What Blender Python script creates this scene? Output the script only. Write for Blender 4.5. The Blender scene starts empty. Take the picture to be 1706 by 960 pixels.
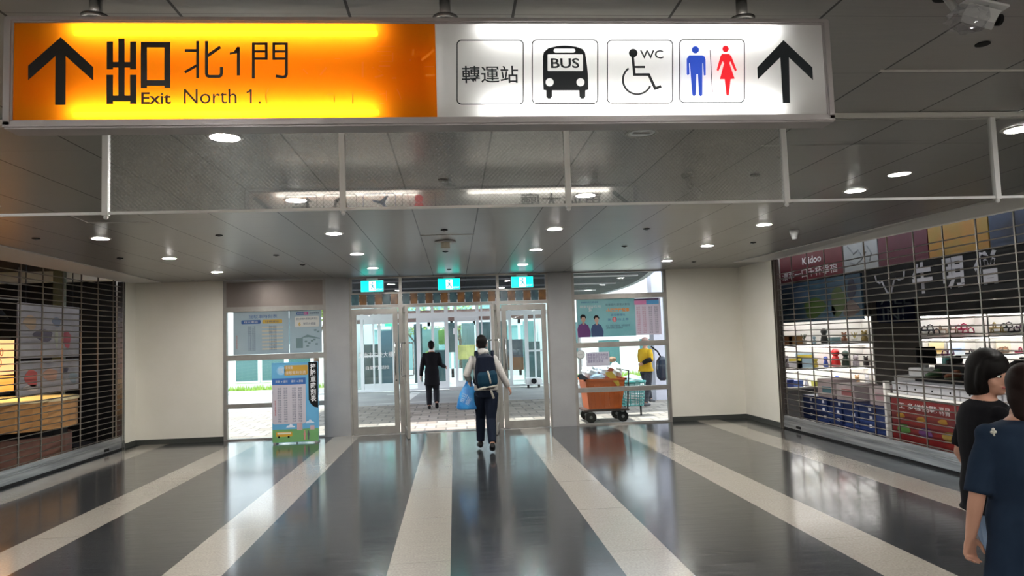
import bpy, bmesh, math, random
from mathutils import Vector, Matrix
random.seed(7)
PI = math.pi
SC = bpy.context.scene
COL = SC.collection

# ------------------------------------------------------------------ camera
F_PX, PITCH, YAW, ROLL = 1194.09, 0.069870, 0.082632, -0.033562
CAM_H = 1.65
_fw = Vector((math.sin(YAW)*math.cos(PITCH), math.cos(YAW)*math.cos(PITCH), math.sin(PITCH)))
_r0 = Vector((math.cos(YAW), -math.sin(YAW), 0)); _u0 = _r0.cross(_fw)
_r = math.cos(ROLL)*_r0 + math.sin(ROLL)*_u0
_u = -math.sin(ROLL)*_r0 + math.cos(ROLL)*_u0
cam_d = bpy.data.cameras.new('camera'); cam = bpy.data.objects.new('camera', cam_d); COL.objects.link(cam)
cam_d.sensor_width = 36; cam_d.lens = F_PX/1706*36; cam_d.clip_start = .05; cam_d.clip_end = 300
M = Matrix((( _r.x, _u.x, -_fw.x, 0), (_r.y, _u.y, -_fw.y, 0), (_r.z, _u.z, -_fw.z, CAM_H), (0, 0, 0, 1)))
cam.matrix_world = M
SC.camera = cam
SC.view_settings.view_transform = 'Standard'; SC.view_settings.look = 'None'
SC.view_settings.gamma = 1; SC.view_settings.use_curve_mapping = False
SC.view_settings.exposure = 0.7
SC.cycles.use_denoising = True
SC.cycles.max_bounces = 10; SC.cycles.transparent_max_bounces = 24
SC.cycles.glossy_bounces = 5; SC.cycles.transmission_bounces = 8
SC.cycles.sample_clamp_indirect = 6; SC.cycles.caustics_reflective = False; SC.cycles.caustics_refractive = False

# ------------------------------------------------------------------ sky and sun
W = bpy.data.worlds.new('sky'); SC.world = W; W.use_nodes = True
bg = W.node_tree.nodes['Background']; bg.inputs[0].default_value = (.86, .90, 1.0, 1); bg.inputs[1].default_value = 2.8
sd = bpy.data.lights.new('sun', 'SUN'); sun = bpy.data.objects.new('sun', sd); COL.objects.link(sun)
sd.energy = 5.6; sd.angle = math.radians(1.5); sd.color = (1, .97, .92)
sun.rotation_euler = (Vector((-.22, -.02, 1))).to_track_quat('Z', 'Y').to_euler()

HC, D = 2.85, 13.22      # ceiling height, distance of the glazed facade
LAMP = 300.0             # downlight radiance

def un(px, py, ax, v):
    """point of a real plane (axis ax = v) seen at a pixel of the 1706x960 photograph"""
    d = _fw + (px-853)/F_PX*_r - (py-480)/F_PX*_u
    o = Vector((0, 0, CAM_H)); t = (v-o[ax])/d[ax]
    return o + t*d

# ------------------------------------------------------------------ materials
MATS = {}
def mat(name, col, rough=.5, metal=0, emit=None, es=0, spec=.5, coat=0, trans=0, alpha=1):
    if name in MATS: return MATS[name]
    m = bpy.data.materials.new(name); m.use_nodes = True
    b = m.node_tree.nodes['Principled BSDF']
    b.inputs['Base Color'].default_value = (*col, 1); b.inputs['Roughness'].default_value = rough
    b.inputs['Metallic'].default_value = metal; b.inputs['Specular IOR Level'].default_value = spec
    b.inputs['Coat Weight'].default_value = coat
    if emit: b.inputs['Emission Color'].default_value = (*emit, 1); b.inputs['Emission Strength'].default_value = es
    MATS[name] = m; return m
def nn(m, t, **k):
    n = m.node_tree.nodes.new(t)
    for a, v in k.items(): setattr(n, a, v)
    return n
def lk(m, a, b): m.node_tree.links.new(a, b)
def mth(m, op, a, b=None):
    n = nn(m, 'ShaderNodeMath', operation=op)
    for i, s in enumerate((a, b)):
        if s is None: continue
        if isinstance(s, (int, float)): n.inputs[i].default_value = s
        else: lk(m, s, n.inputs[i])
    return n.outputs[0]
def mixc(m, f, a, b):
    n = nn(m, 'ShaderNodeMix', data_type='RGBA')
    if isinstance(f, (int, float)): n.inputs['Factor'].default_value = f
    else: lk(m, f, n.inputs['Factor'])
    for i, s in ((6, a), (7, b)):
        if isinstance(s, tuple): n.inputs[i].default_value = (*s, 1)
        else: lk(m, s, n.inputs[i])
    return n.outputs[2]
def pos(m):
    g = nn(m, 'ShaderNodeNewGeometry'); s = nn(m, 'ShaderNodeSeparateXYZ'); lk(m, g.outputs['Position'], s.inputs[0])
    return g.outputs['Position'], s.outputs[0], s.outputs[1], s.outputs[2]
def noise(m, vec, sc, detail=3, scl=(1, 1, 1), rough=.5):
    mp = nn(m, 'ShaderNodeMapping'); mp.inputs['Scale'].default_value = scl; lk(m, vec, mp.inputs[0])
    n = nn(m, 'ShaderNodeTexNoise'); n.inputs['Scale'].default_value = sc; n.inputs['Detail'].default_value = detail
    n.inputs['Roughness'].default_value = rough
    lk(m, mp.outputs[0], n.inputs['Vector']); return n.outputs[0]
def ramp(m, v, lo, hi, a=0., b=1.):
    n = nn(m, 'ShaderNodeMapRange'); lk(m, v, n.inputs[0])
    for i, x in enumerate((lo, hi, a, b)): n.inputs[i+1].default_value = x
    return n.outputs[0]
def bump(m, h, s, dist=.01):
    n = nn(m, 'ShaderNodeBump'); n.inputs['Strength'].default_value = s; n.inputs['Distance'].default_value = dist
    lk(m, h, n.inputs['Height']); lk(m, n.outputs[0], m.node_tree.nodes['Principled BSDF'].inputs['Normal'])
def mottled(name, a, b, sc=3, rough=.5, scl=(1, 1, 1), bs=0, **k):
    m = mat(name, a, rough, **k)
    v = pos(m)[0]; n = noise(m, v, sc, 4, scl)
    lk(m, mixc(m, ramp(m, n, .35, .65), a, b), m.node_tree.nodes['Principled BSDF'].inputs['Base Color'])
    if bs: bump(m, n, bs)
    return m
def line_every(m, c, x0, per, w):
    t = mth(m, 'DIVIDE', mth(m, 'SUBTRACT', c, x0), per)
    f = mth(m, 'ABSOLUTE', mth(m, 'SUBTRACT', t, mth(m, 'ROUND', t)))
    return mth(m, 'LESS_THAN', f, w/2/per)

def mk_floor():
    m = mat('striped_stone_floor', (.05, .05, .05), .2, coat=0.28)
    b = m.node_tree.nodes['Principled BSDF']; v, x, y, z = pos(m)
    st = line_every(m, x, -.2987, 1.6573, .4535)
    n1 = noise(m, v, 1.0, 5, (2.2, 26, 1), .65); n2 = noise(m, v, 1.3, 3); n3 = noise(m, v, 60, 2)
    dark = mixc(m, ramp(m, n1, .3, .7), (.016, .018, .021), (.036, .039, .043))
    dark = mixc(m, ramp(m, n2, .4, .7, 0, .5), dark, (.038, .039, .04))
    lite = mixc(m, ramp(m, n3, .3, .7), (.27, .245, .21), (.37, .345, .30))
    lite = mixc(m, ramp(m, n1, .3, .7, 0, .35), lite, (.22, .20, .175))
    seam = mth(m, 'MAXIMUM', line_every(m, y, .13, 1.35, .006), 0)
    base = mixc(m, st, dark, lite)
    base = mixc(m, mth(m, 'MULTIPLY', seam, .4), base, (.02, .02, .02))
    lk(m, base, b.inputs['Base Color'])
    lk(m, ramp(m, n1, .25, .75, .10, .24), b.inputs['Roughness'])
    b.inputs['Coat Roughness'].default_value = .10
    bump(m, n1, .10, .004)
    return m
def mk_ceiling():
    m = mat('metal_panel_ceiling', (.1, .1, .1), .33, .6)
    b = m.node_tree.nodes['Principled BSDF']; v, x, y, z = pos(m)
    n1 = noise(m, v, 2, 4, (2.5, 30, 1)); n2 = noise(m, v, .8, 3)
    base = mixc(m, ramp(m, n1, .3, .7), (.37, .37, .362), (.43, .428, .415))
    base = mixc(m, ramp(m, n2, .35, .65, 0, .5), base, (.39, .37, .335))
    lx = line_every(m, x, -2.151, .6006, .011); ly = line_every(m, y, 2.578, .6, .004)
    base = mixc(m, mth(m, 'MULTIPLY', ly, .5), base, (.04, .04, .04))
    base = mixc(m, lx, base, (.012, .012, .012))
    lk(m, base, b.inputs['Base Color'])
    lk(m, mth(m, 'SUBTRACT', .6, mth(m, 'MULTIPLY', lx, .6)), b.inputs['Metallic'])
    lk(m, ramp(m, n1, .3, .7, .29, .36), b.inputs['Roughness'])
    return m
def mk_pavers():
    m = mat('brick_pavers', (.3, .3, .3), .8)
    b = m.node_tree.nodes['Principled BSDF']; v, x, y, z = pos(m)
    mp = nn(m, 'ShaderNodeMapping'); mp.inputs['Scale'].default_value = (1, 1, 1); lk(m, v, mp.inputs[0])
    br = nn(m, 'ShaderNodeTexBrick'); lk(m, mp.outputs[0], br.inputs[0])
    br.inputs['Color1'].default_value = (.21, .18, .155, 1); br.inputs['Color2'].default_value = (.33, .295, .26, 1)
    br.inputs['Mortar'].default_value = (.13, .12, .11, 1); br.inputs['Scale'].default_value = 1
    br.inputs['Brick Width'].default_value = .4; br.inputs['Row Height'].default_value = .4; br.inputs['Mortar Size'].default_value = .018
    lk(m, br.outputs[0], b.inputs['Base Color']); return m
def mk_glass(name, tint=(1, 1, 1), refl=.10, rough=0.0, spread=None):
    m = bpy.data.materials.new(name); m.use_nodes = True; nt = m.node_tree; nt.nodes.clear()
    o = nn(m, 'ShaderNodeOutputMaterial'); t = nn(m, 'ShaderNodeBsdfTransparent'); g = nn(m, 'ShaderNodeBsdfGlossy')
    t.inputs[0].default_value = (*tint, 1); g.inputs['Roughness'].default_value = rough
    lw = nn(m, 'ShaderNodeLayerWeight'); lw.inputs[0].default_value = .5     # symmetric for both sides of a pane
    f = mth(m, 'ADD', mth(m, 'MULTIPLY', mth(m, 'POWER', lw.outputs['Facing'], 5), .8), refl)
    mx = nn(m, 'ShaderNodeMixShader'); lk(m, f, mx.inputs[0]); lk(m, t.outputs[0], mx.inputs[1]); lk(m, g.outputs[0], mx.inputs[2])
    out = mx.outputs[0]
    if spread:                                         # wire mesh cast in the glass
        v, x, y, z = pos(m)
        a = line_every(m, mth(m, 'ADD', x, z), 0, .0225, .0042); c = line_every(m, mth(m, 'SUBTRACT', x, z), 0, .0225, .0042)
        w = mth(m, 'MULTIPLY', mth(m, 'MAXIMUM', a, c), .17)
        p = nn(m, 'ShaderNodeBsdfPrincipled'); p.inputs['Base Color'].default_value = (.6, .6, .6, 1); p.inputs['Metallic'].default_value = .7; p.inputs['Roughness'].default_value = .3
        m2 = nn(m, 'ShaderNodeMixShader'); lk(m, w, m2.inputs[0]); lk(m, out, m2.inputs[1]); lk(m, p.outputs[0], m2.inputs[2]); out = m2.outputs[0]
    lk(m, out, o.inputs[0]); return m
def mk_diffuser(name, col, clear):
    """acrylic sign face: part scatters, part lets the tubes behind show through"""
    m = bpy.data.materials.new(name); m.use_nodes = True; m.node_tree.nodes.clear()
    o = nn(m, 'ShaderNodeOutputMaterial'); t = nn(m, 'ShaderNodeBsdfTransparent'); t.inputs[0].default_value = (*col, 1)
    tr = nn(m, 'ShaderNodeBsdfTranslucent'); tr.inputs[0].default_value = (*col, 1)
    df = nn(m, 'ShaderNodeBsdfPrincipled'); df.inputs['Base Color'].default_value = (*col, 1); df.inputs['Roughness'].default_value = .15
    a = nn(m, 'ShaderNodeMixShader'); a.inputs[0].default_value = clear; lk(m, tr.outputs[0], a.inputs[1]); lk(m, t.outputs[0], a.inputs[2])
    c = nn(m, 'ShaderNodeMixShader'); c.inputs[0].default_value = .18; lk(m, a.outputs[0], c.inputs[1]); lk(m, df.outputs[0], c.inputs[2])
    lk(m, c.outputs[0], o.inputs[0]); return m

FLOOR = mk_floor(); CEIL = mk_ceiling(); PAVER = mk_pavers()
GLASS = mk_glass('clear_glass', (.93, .97, .96), .03); GLASS_S = mk_glass('smoke_barrier_glass', (.88, .89, .88), .08)
GLASS_W = mk_glass('wired_glass', (.84, .85, .85), .20, spread=True)
GLASS_C = mk_glass('teal_glass', (.90, .97, .97), .08); GLASS_D = mk_glass('grey_clerestory_glass', (.55, .58, .62), .06)
CREAM = mottled('cream_plaster', (.77, .74, .655), (.80, .77, .69), 2, .7)
WHITE = mat('white_paint', (.78, .76, .72), .45); PURE = mat('white_plastic', (.85, .85, .85), .4)
SKIRT = mat('dark_skirting', (.05, .055, .05), .4)
ALU = mottled('satin_aluminium', (.30, .285, .265), (.35, .335, .31), 6, .38, metal=.45)
COLM = mottled('grey_column_cladding', (.32, .32, .325), (.36, .36, .365), 2, .5)
STEEL = mat('brushed_steel', (.55, .55, .56), .25, 1); CHROME = mat('chrome', (.8, .8, .8), .08, 1)
GRILLE = mat('grille_metal', (.24, .215, .19), .32, .9); BARM = mottled('shutter_bar_metal', (.22, .23, .24), (.42, .43, .44), 3, .35, (1, .3, 8), metal=.6)
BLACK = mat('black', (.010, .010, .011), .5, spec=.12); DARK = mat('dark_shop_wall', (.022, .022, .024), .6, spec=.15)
GREY = mat('mid_grey', (.25, .25, .25), .5); LGREY = mat('light_grey', (.55, .55, .55), .5)
LAMPM = mat('downlight_glow', (1, 1, 1), .5, emit=(1, .97, .92), es=LAMP)
FRAMEW = mat('white_window_frame', (.80, .84, .86), .4)
SIGNFRAME = mat('pinkish_grey_sign_frame', (.42, .39, .39), .4, .2)

# ------------------------------------------------------------------ object helpers
def reg(o, label=None, cat=None, group=None, kind=None):
    if label: o['label'] = label
    if cat: o['category'] = cat
    if group: o['group'] = group
    if kind: o['kind'] = kind
    return o
def empty(name, loc, label, cat, group=None, rz=0, kind=None):
    o = bpy.data.objects.new(name, None); COL.objects.link(o); o.location = loc; o.rotation_euler.z = rz
    o.empty_display_size = .1
    return reg(o, label, cat, group, kind)
def inv(parent):
    m = Matrix.Translation(parent.location) @ parent.rotation_euler.to_matrix().to_4x4()
    if parent.parent: m = inv_m(parent.parent) @ m
    return m
def inv_m(p):
    m = Matrix.Translation(p.location) @ p.rotation_euler.to_matrix().to_4x4()
    return (inv_m(p.parent) @ m) if p.parent else m
class MB:
    """collects shapes (world coordinates unless the parent is local) into one mesh"""
    def __init__(s): s.b = bmesh.new()
    def box(s, x0, x1, y0, y1, z0, z1, bev=0):
        b = bmesh.new()
        r = bmesh.ops.create_cube(b, size=1)
        for v in b.verts: v.co = Vector(((x0+x1)/2+v.co.x*(x1-x0), (y0+y1)/2+v.co.y*(y1-y0), (z0+z1)/2+v.co.z*(z1-z0)))
        if bev: bmesh.ops.bevel(b, geom=b.edges[:], offset=bev, segments=2, affect='EDGES')
        s.add(b); return s
    def add(s, b, M=None):
        if M is not None: b.transform(M)
        me = bpy.data.meshes.new('t'); b.to_mesh(me); s.b.from_mesh(me); bpy.data.meshes.remove(me); b.free()
    def poly(s, pts, ext=None, thick=0):
        """flat polygon from 3D points, extruded by vector ext"""
        vs = [s.b.verts.new(p) for p in pts]; f = s.b.faces.new(vs)
        if ext is not None:
            ext = Vector(ext); v2 = [s.b.verts.new(Vector(p)+ext) for p in pts]; s.b.faces.new(list(reversed(v2)))
            n = len(vs)
            for i in range(n): s.b.faces.new((vs[i], v2[i], v2[(i+1) % n], vs[(i+1) % n]))
        return s
    def tube(s, pts, rad, seg=10, side=(1, 0, 0), cap=True):
        pts = [Vector(p) for p in pts]; n = len(pts); rings = []
        if not isinstance(rad, (list, tuple)): rad = [rad]*n
        side = Vector(side)
        for i, p in enumerate(pts):
            t = (pts[min(i+1, n-1)]-pts[max(i-1, 0)]).normalized()
            u = side - side.dot(t)*t
            if u.length < .05: u = Vector((0, 1, 0)) - Vector((0, 1, 0)).dot(t)*t
            if u.length < .05: u = Vector((0, 0, 1)) - Vector((0, 0, 1)).dot(t)*t
            u.normalize(); v = t.cross(u); r = rad[i]; rx, ry = r if isinstance(r, (list, tuple)) else (r, r)
            rings.append([s.b.verts.new(p + u*rx*math.cos(a) + v*ry*math.sin(a)) for a in [2*PI*k/seg for k in range(seg)]])
        for a, b in zip(rings, rings[1:]):
            for k in range(seg): s.b.faces.new((a[k], a[(k+1) % seg], b[(k+1) % seg], b[k]))
        if cap: s.b.faces.new(list(reversed(rings[0]))); s.b.faces.new(rings[-1])
        return s
    def ball(s, c, r, seg=12):
        r = r if isinstance(r, (list, tuple)) else (r, r, r)
        b = bmesh.new(); bmesh.ops.create_uvsphere(b, u_segments=seg, v_segments=max(6, seg//2+2), radius=1)
        s.add(b, Matrix.Translation(c) @ Matrix.Diagonal((*r, 1))); return s
    def cyl(s, c, r, h, seg=24, axis='z', r2=None):
        b = bmesh.new(); bmesh.ops.create_cone(b, cap_ends=True, segments=seg, radius1=r, radius2=r if r2 is None else r2, depth=h)
        R = {'z': Matrix(), 'x': Matrix.Rotation(PI/2, 4, 'Y'), 'y': Matrix.Rotation(PI/2, 4, 'X')}[axis]
        s.add(b, Matrix.Translation(c) @ R); return s
    def build(s, name, m, parent=None, local=False, smooth=False, remesh=0, sm=0):
        bmesh.ops.recalc_face_normals(s.b, faces=s.b.faces[:])
        me = bpy.data.meshes.new(name); s.b.to_mesh(me); s.b.free()
        o = bpy.data.objects.new(name, me); COL.objects.link(o)
        if remesh:
            r = o.modifiers.new('r', 'REMESH'); r.mode = 'VOXEL'; r.voxel_size = remesh
            if sm: q = o.modifiers.new('s', 'SMOOTH'); q.iterations = sm; q.factor = .5
            dg = bpy.context.evaluated_depsgraph_get(); me2 = bpy.data.meshes.new_from_object(o.evaluated_get(dg))
            o.modifiers.clear(); o.data = me2; me = me2; me.name = name
        if smooth:
            for p in me.polygons: p.use_smooth = True
        me.materials.clear(); me.materials.append(m)
        if parent is not None:
            if not local: me.transform(inv_m(parent).inverted())
            o.parent = parent
        return o
def struct(name, mb, m, parent=None):
    o = mb.build(name, m, parent)
    if parent is None: o['kind'] = 'structure'
    return o
# text fitted to a box; face: '-y' read by a viewer looking +y, '+y' by one looking -y, '-x' looking +x, '+x' looking -x
FACE = {'-y': (Vector((1, 0, 0)), Vector((0, -1, 0))), '+y': (Vector((-1, 0, 0)), Vector((0, 1, 0))),
        '-x': (Vector((0, -1, 0)), Vector((-1, 0, 0))), '+x': (Vector((0, 1, 0)), Vector((1, 0, 0)))}
def text(name, body, c, w, h, m, parent, face='-y', bold=0, ext=.0006, keep=False, spacing=1, tilt=0, shear=None):
    cu = bpy.data.curves.new(name, 'FONT'); cu.body = body; cu.size = 1; cu.offset = bold; cu.space_line = .95*spacing; cu.resolution_u = 3
    o = bpy.data.objects.new(name, cu); COL.objects.link(o)
    dg = bpy.context.evaluated_depsgraph_get(); dg.update()
    me = bpy.data.meshes.new_from_object(o.evaluated_get(dg)); bpy.data.objects.remove(o)
    b = bmesh.new(); b.from_mesh(me); bpy.data.meshes.remove(me)
    if not b.verts: b.free(); return None
    xs = [v.co.x for v in b.verts]; ys = [v.co.y for v in b.verts]
    x0, x1, y0, y1 = min(xs), max(xs), min(ys), max(ys); sx = w/max(1e-6, x1-x0); sy = h/max(1e-6, y1-y0)
    if keep: sx = sy = min(sx, sy)
    r, n = FACE[face]; c = Vector(c)
    for v in b.verts:
        X = (v.co.x-(x0+x1)/2)*sx; Y = (v.co.y-(y0+y1)/2)*sy
        X, Y = X*math.cos(tilt)-Y*math.sin(tilt), X*math.sin(tilt)+Y*math.cos(tilt)
        v.co = c + r*X + Vector((0, 0, 1))*Y + n*ext
    k = MB(); k.add(b)
    return k.build(name, m, parent)
def plate(mb, c, w, h, face='-y', t=.001, off=0, rnd=0):
    """thin rectangle (optionally rounded) standing on a face"""
    r, n = FACE[face]; c = Vector(c)+n*off; up = Vector((0, 0, 1))
    if rnd:
        pts = []
        for sx, sy, a0 in ((1, 1, 0), (-1, 1, 90), (-1, -1, 180), (1, -1, 270)):
            for k in range(5):
                a = math.radians(a0+k*22.5); pts.append(c + r*(sx*(w/2-rnd)+rnd*math.cos(a)) + up*(sy*(h/2-rnd)+rnd*math.sin(a)))
    else: pts = [c+r*sx*w/2+up*sy*h/2 for sx, sy in ((1, 1), (-1, 1), (-1, -1), (1, -1))]
    mb.poly(pts, -n*t); return mb
def copy_tree(o, parent=None):
    c = o.copy(); COL.objects.link(c)
    if parent is not None: c.parent = parent
    for ch in [x for x in o.children]: copy_tree(ch, c)
    return c

# ================================================================== SETTING
XL, XR = -5.62, 5.44
struct('floor', MB().box(-9.5, 11.5, -7, D+.06, -.06, 0), FLOOR)
struct('ceiling', MB().box(XL-.02, XR+.02, -7, D+.06, HC, HC+.08), CEIL)
struct('wall_back', MB().box(-9.5, 11.5, -7.1, -7, 0, HC), CREAM)
struct('wall_far_left', MB().box(XL, -4.11, D, D+.2, 0, HC), CREAM)
struct('wall_far_right', MB().box(4.01, XR, D, D+.2, 0, HC), CREAM)
struct('wall_left', MB().box(XL-.14, XL, 12.78, D, 0, HC), CREAM)
struct('wall_right', MB().box(XR, XR+.14, 11.78, D, 0, HC), CREAM)
struct('wall_above_facade', MB().box(-9.5, 11.5, D-.02, D+.35, HC+.08, 4.6), CREAM)
struct('wall_front_left', MB().box(XL-.14, XL, -7, 3.0, 0, HC), CREAM)
struct('wall_front_right', MB().box(XR, XR+.14, -7, 1.5, 0, HC), CREAM)
b = MB(); b.box(XL, -4.11, D-.012, D, 0, .085); struct('baseboard_far_left', b, SKIRT)
b = MB(); b.box(4.01, XR, D-.012, D, 0, .085); struct('baseboard_far_right', b, SKIRT)
struct('baseboard_left', MB().box(XL, XL+.012, 12.78, D-.012, 0, .085), SKIRT)
struct('baseboard_right', MB().box(XR-.012, XR, 11.78, D-.012, 0, .085), SKIRT)
# white soffit strips over the two shutters
def strip(name, a, z2=None):
    b = MB(); b.poly([Vector(p) for p in a], (0, 0, .012)); return struct(name, b, WHITE)
strip('trim_1', [(-5.10, 13.0, 2.835), (-4.86, 7.6, 2.835), (-4.75, 3.0, 2.835), (-5.62, 3.0, 2.835), (-5.62, 13.0, 2.835)])
strip('trim_2', [(4.90, 12.1, 2.835), (5.44, 12.1, 2.835), (5.47, 1.6, 2.62), (5.40, 1.6, 2.80), (5.33, 5.6, 2.835), (5.24, 7.4, 2.835)])

# glazed facade: columns, transoms, panes
struct('trim_3', MB().box(-2.30, -1.885, D-.03, D+.2, 0, HC), COLM)
struct('trim_4', MB().box(1.765, 2.20, D-.03, D+.2, 0, HC), COLM)
struct('trim_5', MB().box(-1.885, 1.765, D+.02, D+.08, HC-.03, HC), ALU)
def window_unit(name, x0, x1, panes, rails):
    w = MB(); w.box(x0, x0+.055, D-.02, D+.08, 0, HC-.005).box(x1-.055, x1, D-.02, D+.08, 0, HC-.005)
    for z0, z1 in rails: w.box(x0+.055, x1-.055, D-.025, D+.07, z0, z1)
    f = struct(name, w, ALU)
    for z0, z1, m, nm in panes:
        q = MB().box(x0+.05, x1-.05, D+.022, D+.03, z0, z1) if nm == 'glass_pane' else MB().box(x0+.05, x1-.05, D+.0, D+.03, z0, z1)
        q.build(nm, m, f)
    return f
PANEL = mottled('taupe_metal_panel', (.20, .17, .155), (.26, .22, .20), 1.2, .35, metal=.4)
w1 = window_unit('window_1', -4.11, -2.30, [(2.37, 2.84, PANEL, 'metal_panel'), (1.5, 2.3, GLASS, 'glass_pane'), (.64, 1.42, GLASS, 'glass_pane'), (.03, .57, GLASS, 'glass_pane')],
                 [(2.28, 2.37), (1.41, 1.51), (.565, .645), (0, .03), (2.82, 2.845)])
w2 = window_unit('window_2', 2.20, 4.01, [(2.41, 2.82, GLASS, 'glass_pane'), (1.5, 2.34, GLASS, 'glass_pane'), (.68, 1.44, GLASS, 'glass_pane'), (.03, .61, GLASS, 'glass_pane')],
                 [(2.325, 2.42), (1.425, 1.52), (.60, .685), (0, .03), (2.82, 2.845)])
# clerestory and tile band over the doors
cl = MB()
for x in (-1.885, -.985, .80, 1.715): cl.box(x, x+.05, D-.01, D+.07, 2.55, HC-.02)
cl.box(-1.885, 1.765, D-.012, D+.07, 2.535, 2.565)
cl_f = struct('window_3', cl, ALU)
for x0, x1 in ((-1.835, -.985), (-.935, .80), (.85, 1.715)): MB().box(x0, x1, D+.02, D+.028, 2.565, HC-.03).build('glass_pane', GLASS_D, cl_f)
bd = MB().box(-1.885, 1.765, D-.012, D+.05, 2.28, 2.335)
for x in (-.965, .825): bd.box(x-.035, x+.035, D-.016, D+.06, 0, 2.54)
bd.box(-.09, -.065, D-.014, D+.05, 2.335, 2.54)
for x in (-1.885, 1.735): bd.box(x, x+.03, D-.014, D+.06, 0, 2.54)
band = struct('trim_6', bd, ALU)
T_BLUE = mottled('blue_glazed_tile', (.02, .07, .10), (.05, .14, .17), 8, .3); T_BROWN = mottled('brown_glazed_tile', (.12, .05, .010), (.26, .11, .02), 8, .3)
tb = {0: MB(), 1: MB()}; k = 0
for x0, x1 in ((-1.85, -1.0), (-.925, -.09), (-.065, .785), (.865, 1.73)):
    n = 6; w = (x1-x0)/n
    for i in range(n):
        tb[k % 2].box(x0+i*w+.006, x0+(i+1)*w-.006, D-.006, D+.04, 2.342, 2.532); k += 1
tb[0].build('blue_tile_course', T_BLUE, band)['label'] = 'blue glazed tiles'; tb[1].build('brown_tile_course', T_BROWN, band)['label'] = 'brown glazed tiles'

# door leaves
def leaf(name, w, h, hside):
    """leaf in local coordinates: hinge at origin, spans +x, faces -y"""
    o = bpy.data.objects.new(name, None); COL.objects.link(o); o['kind'] = 'structure'
    f = MB().box(0, .085, -.025, .025, .012, h).box(w-.085, w, -.025, .025, .012, h).box(.085, w-.085, -.025, .025, .012, .14).box(.085, w-.085, -.025, .025, h-.10, h)
    f.build('door_frame', ALU, o, True); MB().box(.08, w-.08, -.004, .004, .135, h-.095).build('glass_pane', GLASS, o, True)
    for sy in (-1, 1):
        hx = w-.055 if hside else .055
        hb = MB().tube([(hx, sy*.02, 1.07), (hx, sy*.09, 1.07), (hx, sy*.105, 1.09), (hx, sy*.105, 1.61), (hx, sy*.09, 1.63), (hx, sy*.02, 1.63)], .013, 8)
        hb.build('door_handle', STEEL, o, True, True)
    hx = w-.045 if hside else .045
    MB().cyl((hx, 0, .96), .018, .056, 16, 'y').build('door_lock', STEEL, o, True, True)
    return o
d1 = leaf('door_1', .83, 2.27, True); d1.location = (-1.85, D+.02, 0)
d2 = leaf('door_2', .83, 2.27, False); d2.location = (.88, D+.02, 0)
d3 = leaf('door_3', .85, 2.27, True); d3.location = (-.905, D, 0); d3.rotation_euler.z = math.radians(-83)
d4 = leaf('door_4', .85, 2.27, True); d4.location = (.765, D, 0); d4.rotation_euler.z = math.radians(-96.5)
struct('trim_7', MB().box(-1.885, 1.765, D-.03, D+.08, 0, .012), STEEL)

# lettering on the left leaf
text('door_lettering', '屏東市中央大樓', (-1.43, D+.012, 1.43), .62, .10, mat('white_vinyl_lettering', (.9, .92, .95), .5), d1)
text('door_lettering', '自動門 請推', (-1.40, D+.012, 1.20), .42, .07, MATS['white_vinyl_lettering'], d1)

# ================================================================== CEILING FITTINGS
OFFM = mottled('unlit_lamp_reflector', (.30, .31, .32), (.75, .76, .78), 22, .15, metal=.9)
def downlight(x, y, label, lit=True):
    r = empty('ceiling_downlight', (x, y, HC), label, 'ceiling light', 'round recessed downlights')
    t = MB(); n = 28
    for k in range(n):
        a, c = 2*PI*k/n, 2*PI*(k+1)/n
        P = lambda rr, z, q: Vector((rr*math.cos(q), rr*math.sin(q), z))
        for (r1, z1, r2, z2) in ((.105, -.0005, .095, -.008), (.095, -.008, .082, -.008), (.082, -.008, .078, -.001)):
            vs = [t.b.verts.new(p) for p in (P(r1, z1, a), P(r2, z2, a), P(r2, z2, c), P(r1, z1, c))]; t.b.faces.new(vs)
    t.build('trim_ring', WHITE, r, True, True)
    MB().cyl((0, 0, -.003), .078, .003, 28).build('glowing_lens', LAMPM if lit else OFFM, r, True)
    MB().box(-.05, .05, -.009, .009, -.011, -.005, .001).build('lamp_tube', LAMPM if lit else STEEL, r, True)
    return r
ROWN = ['nearest the glass barrier', 'second row out', 'third row out', 'fourth row out', 'row next to the doors']
XN = ['far left line', 'left centre line', 'right centre line', 'far right line']
LX = (-3.70, -1.27, 1.15, 3.56); LY = (4.13, 5.98, 7.85, 9.70, 11.6)
p0 = None
for i, x in enumerate(LX):
    for j, y in enumerate(LY):
        lab = f'round white downlight, {XN[i]} of ceiling lights, {ROWN[j]}'
        if (i, j) == (2, 0): downlight(x, y, 'unlit downlight with bare reflector behind the glass barrier, right of centre', False)
        elif p0 is None: p0 = downlight(x, y, lab)
        else:
            c = copy_tree(p0); c.location = (x, y, HC); c['label'] = lab
    for j, y in enumerate((2.25, .38, -1.5, -3.4, -5.3)):
        if j == 0 and i in (1, 2): continue
        c = copy_tree(p0); c.location = (x, y, HC); c['label'] = f'round white downlight, {XN[i]}, {["just in front of the glass barrier", "above the camera side", "first row behind the camera", "second row behind the camera", "third row behind the camera"][j]}'
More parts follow.
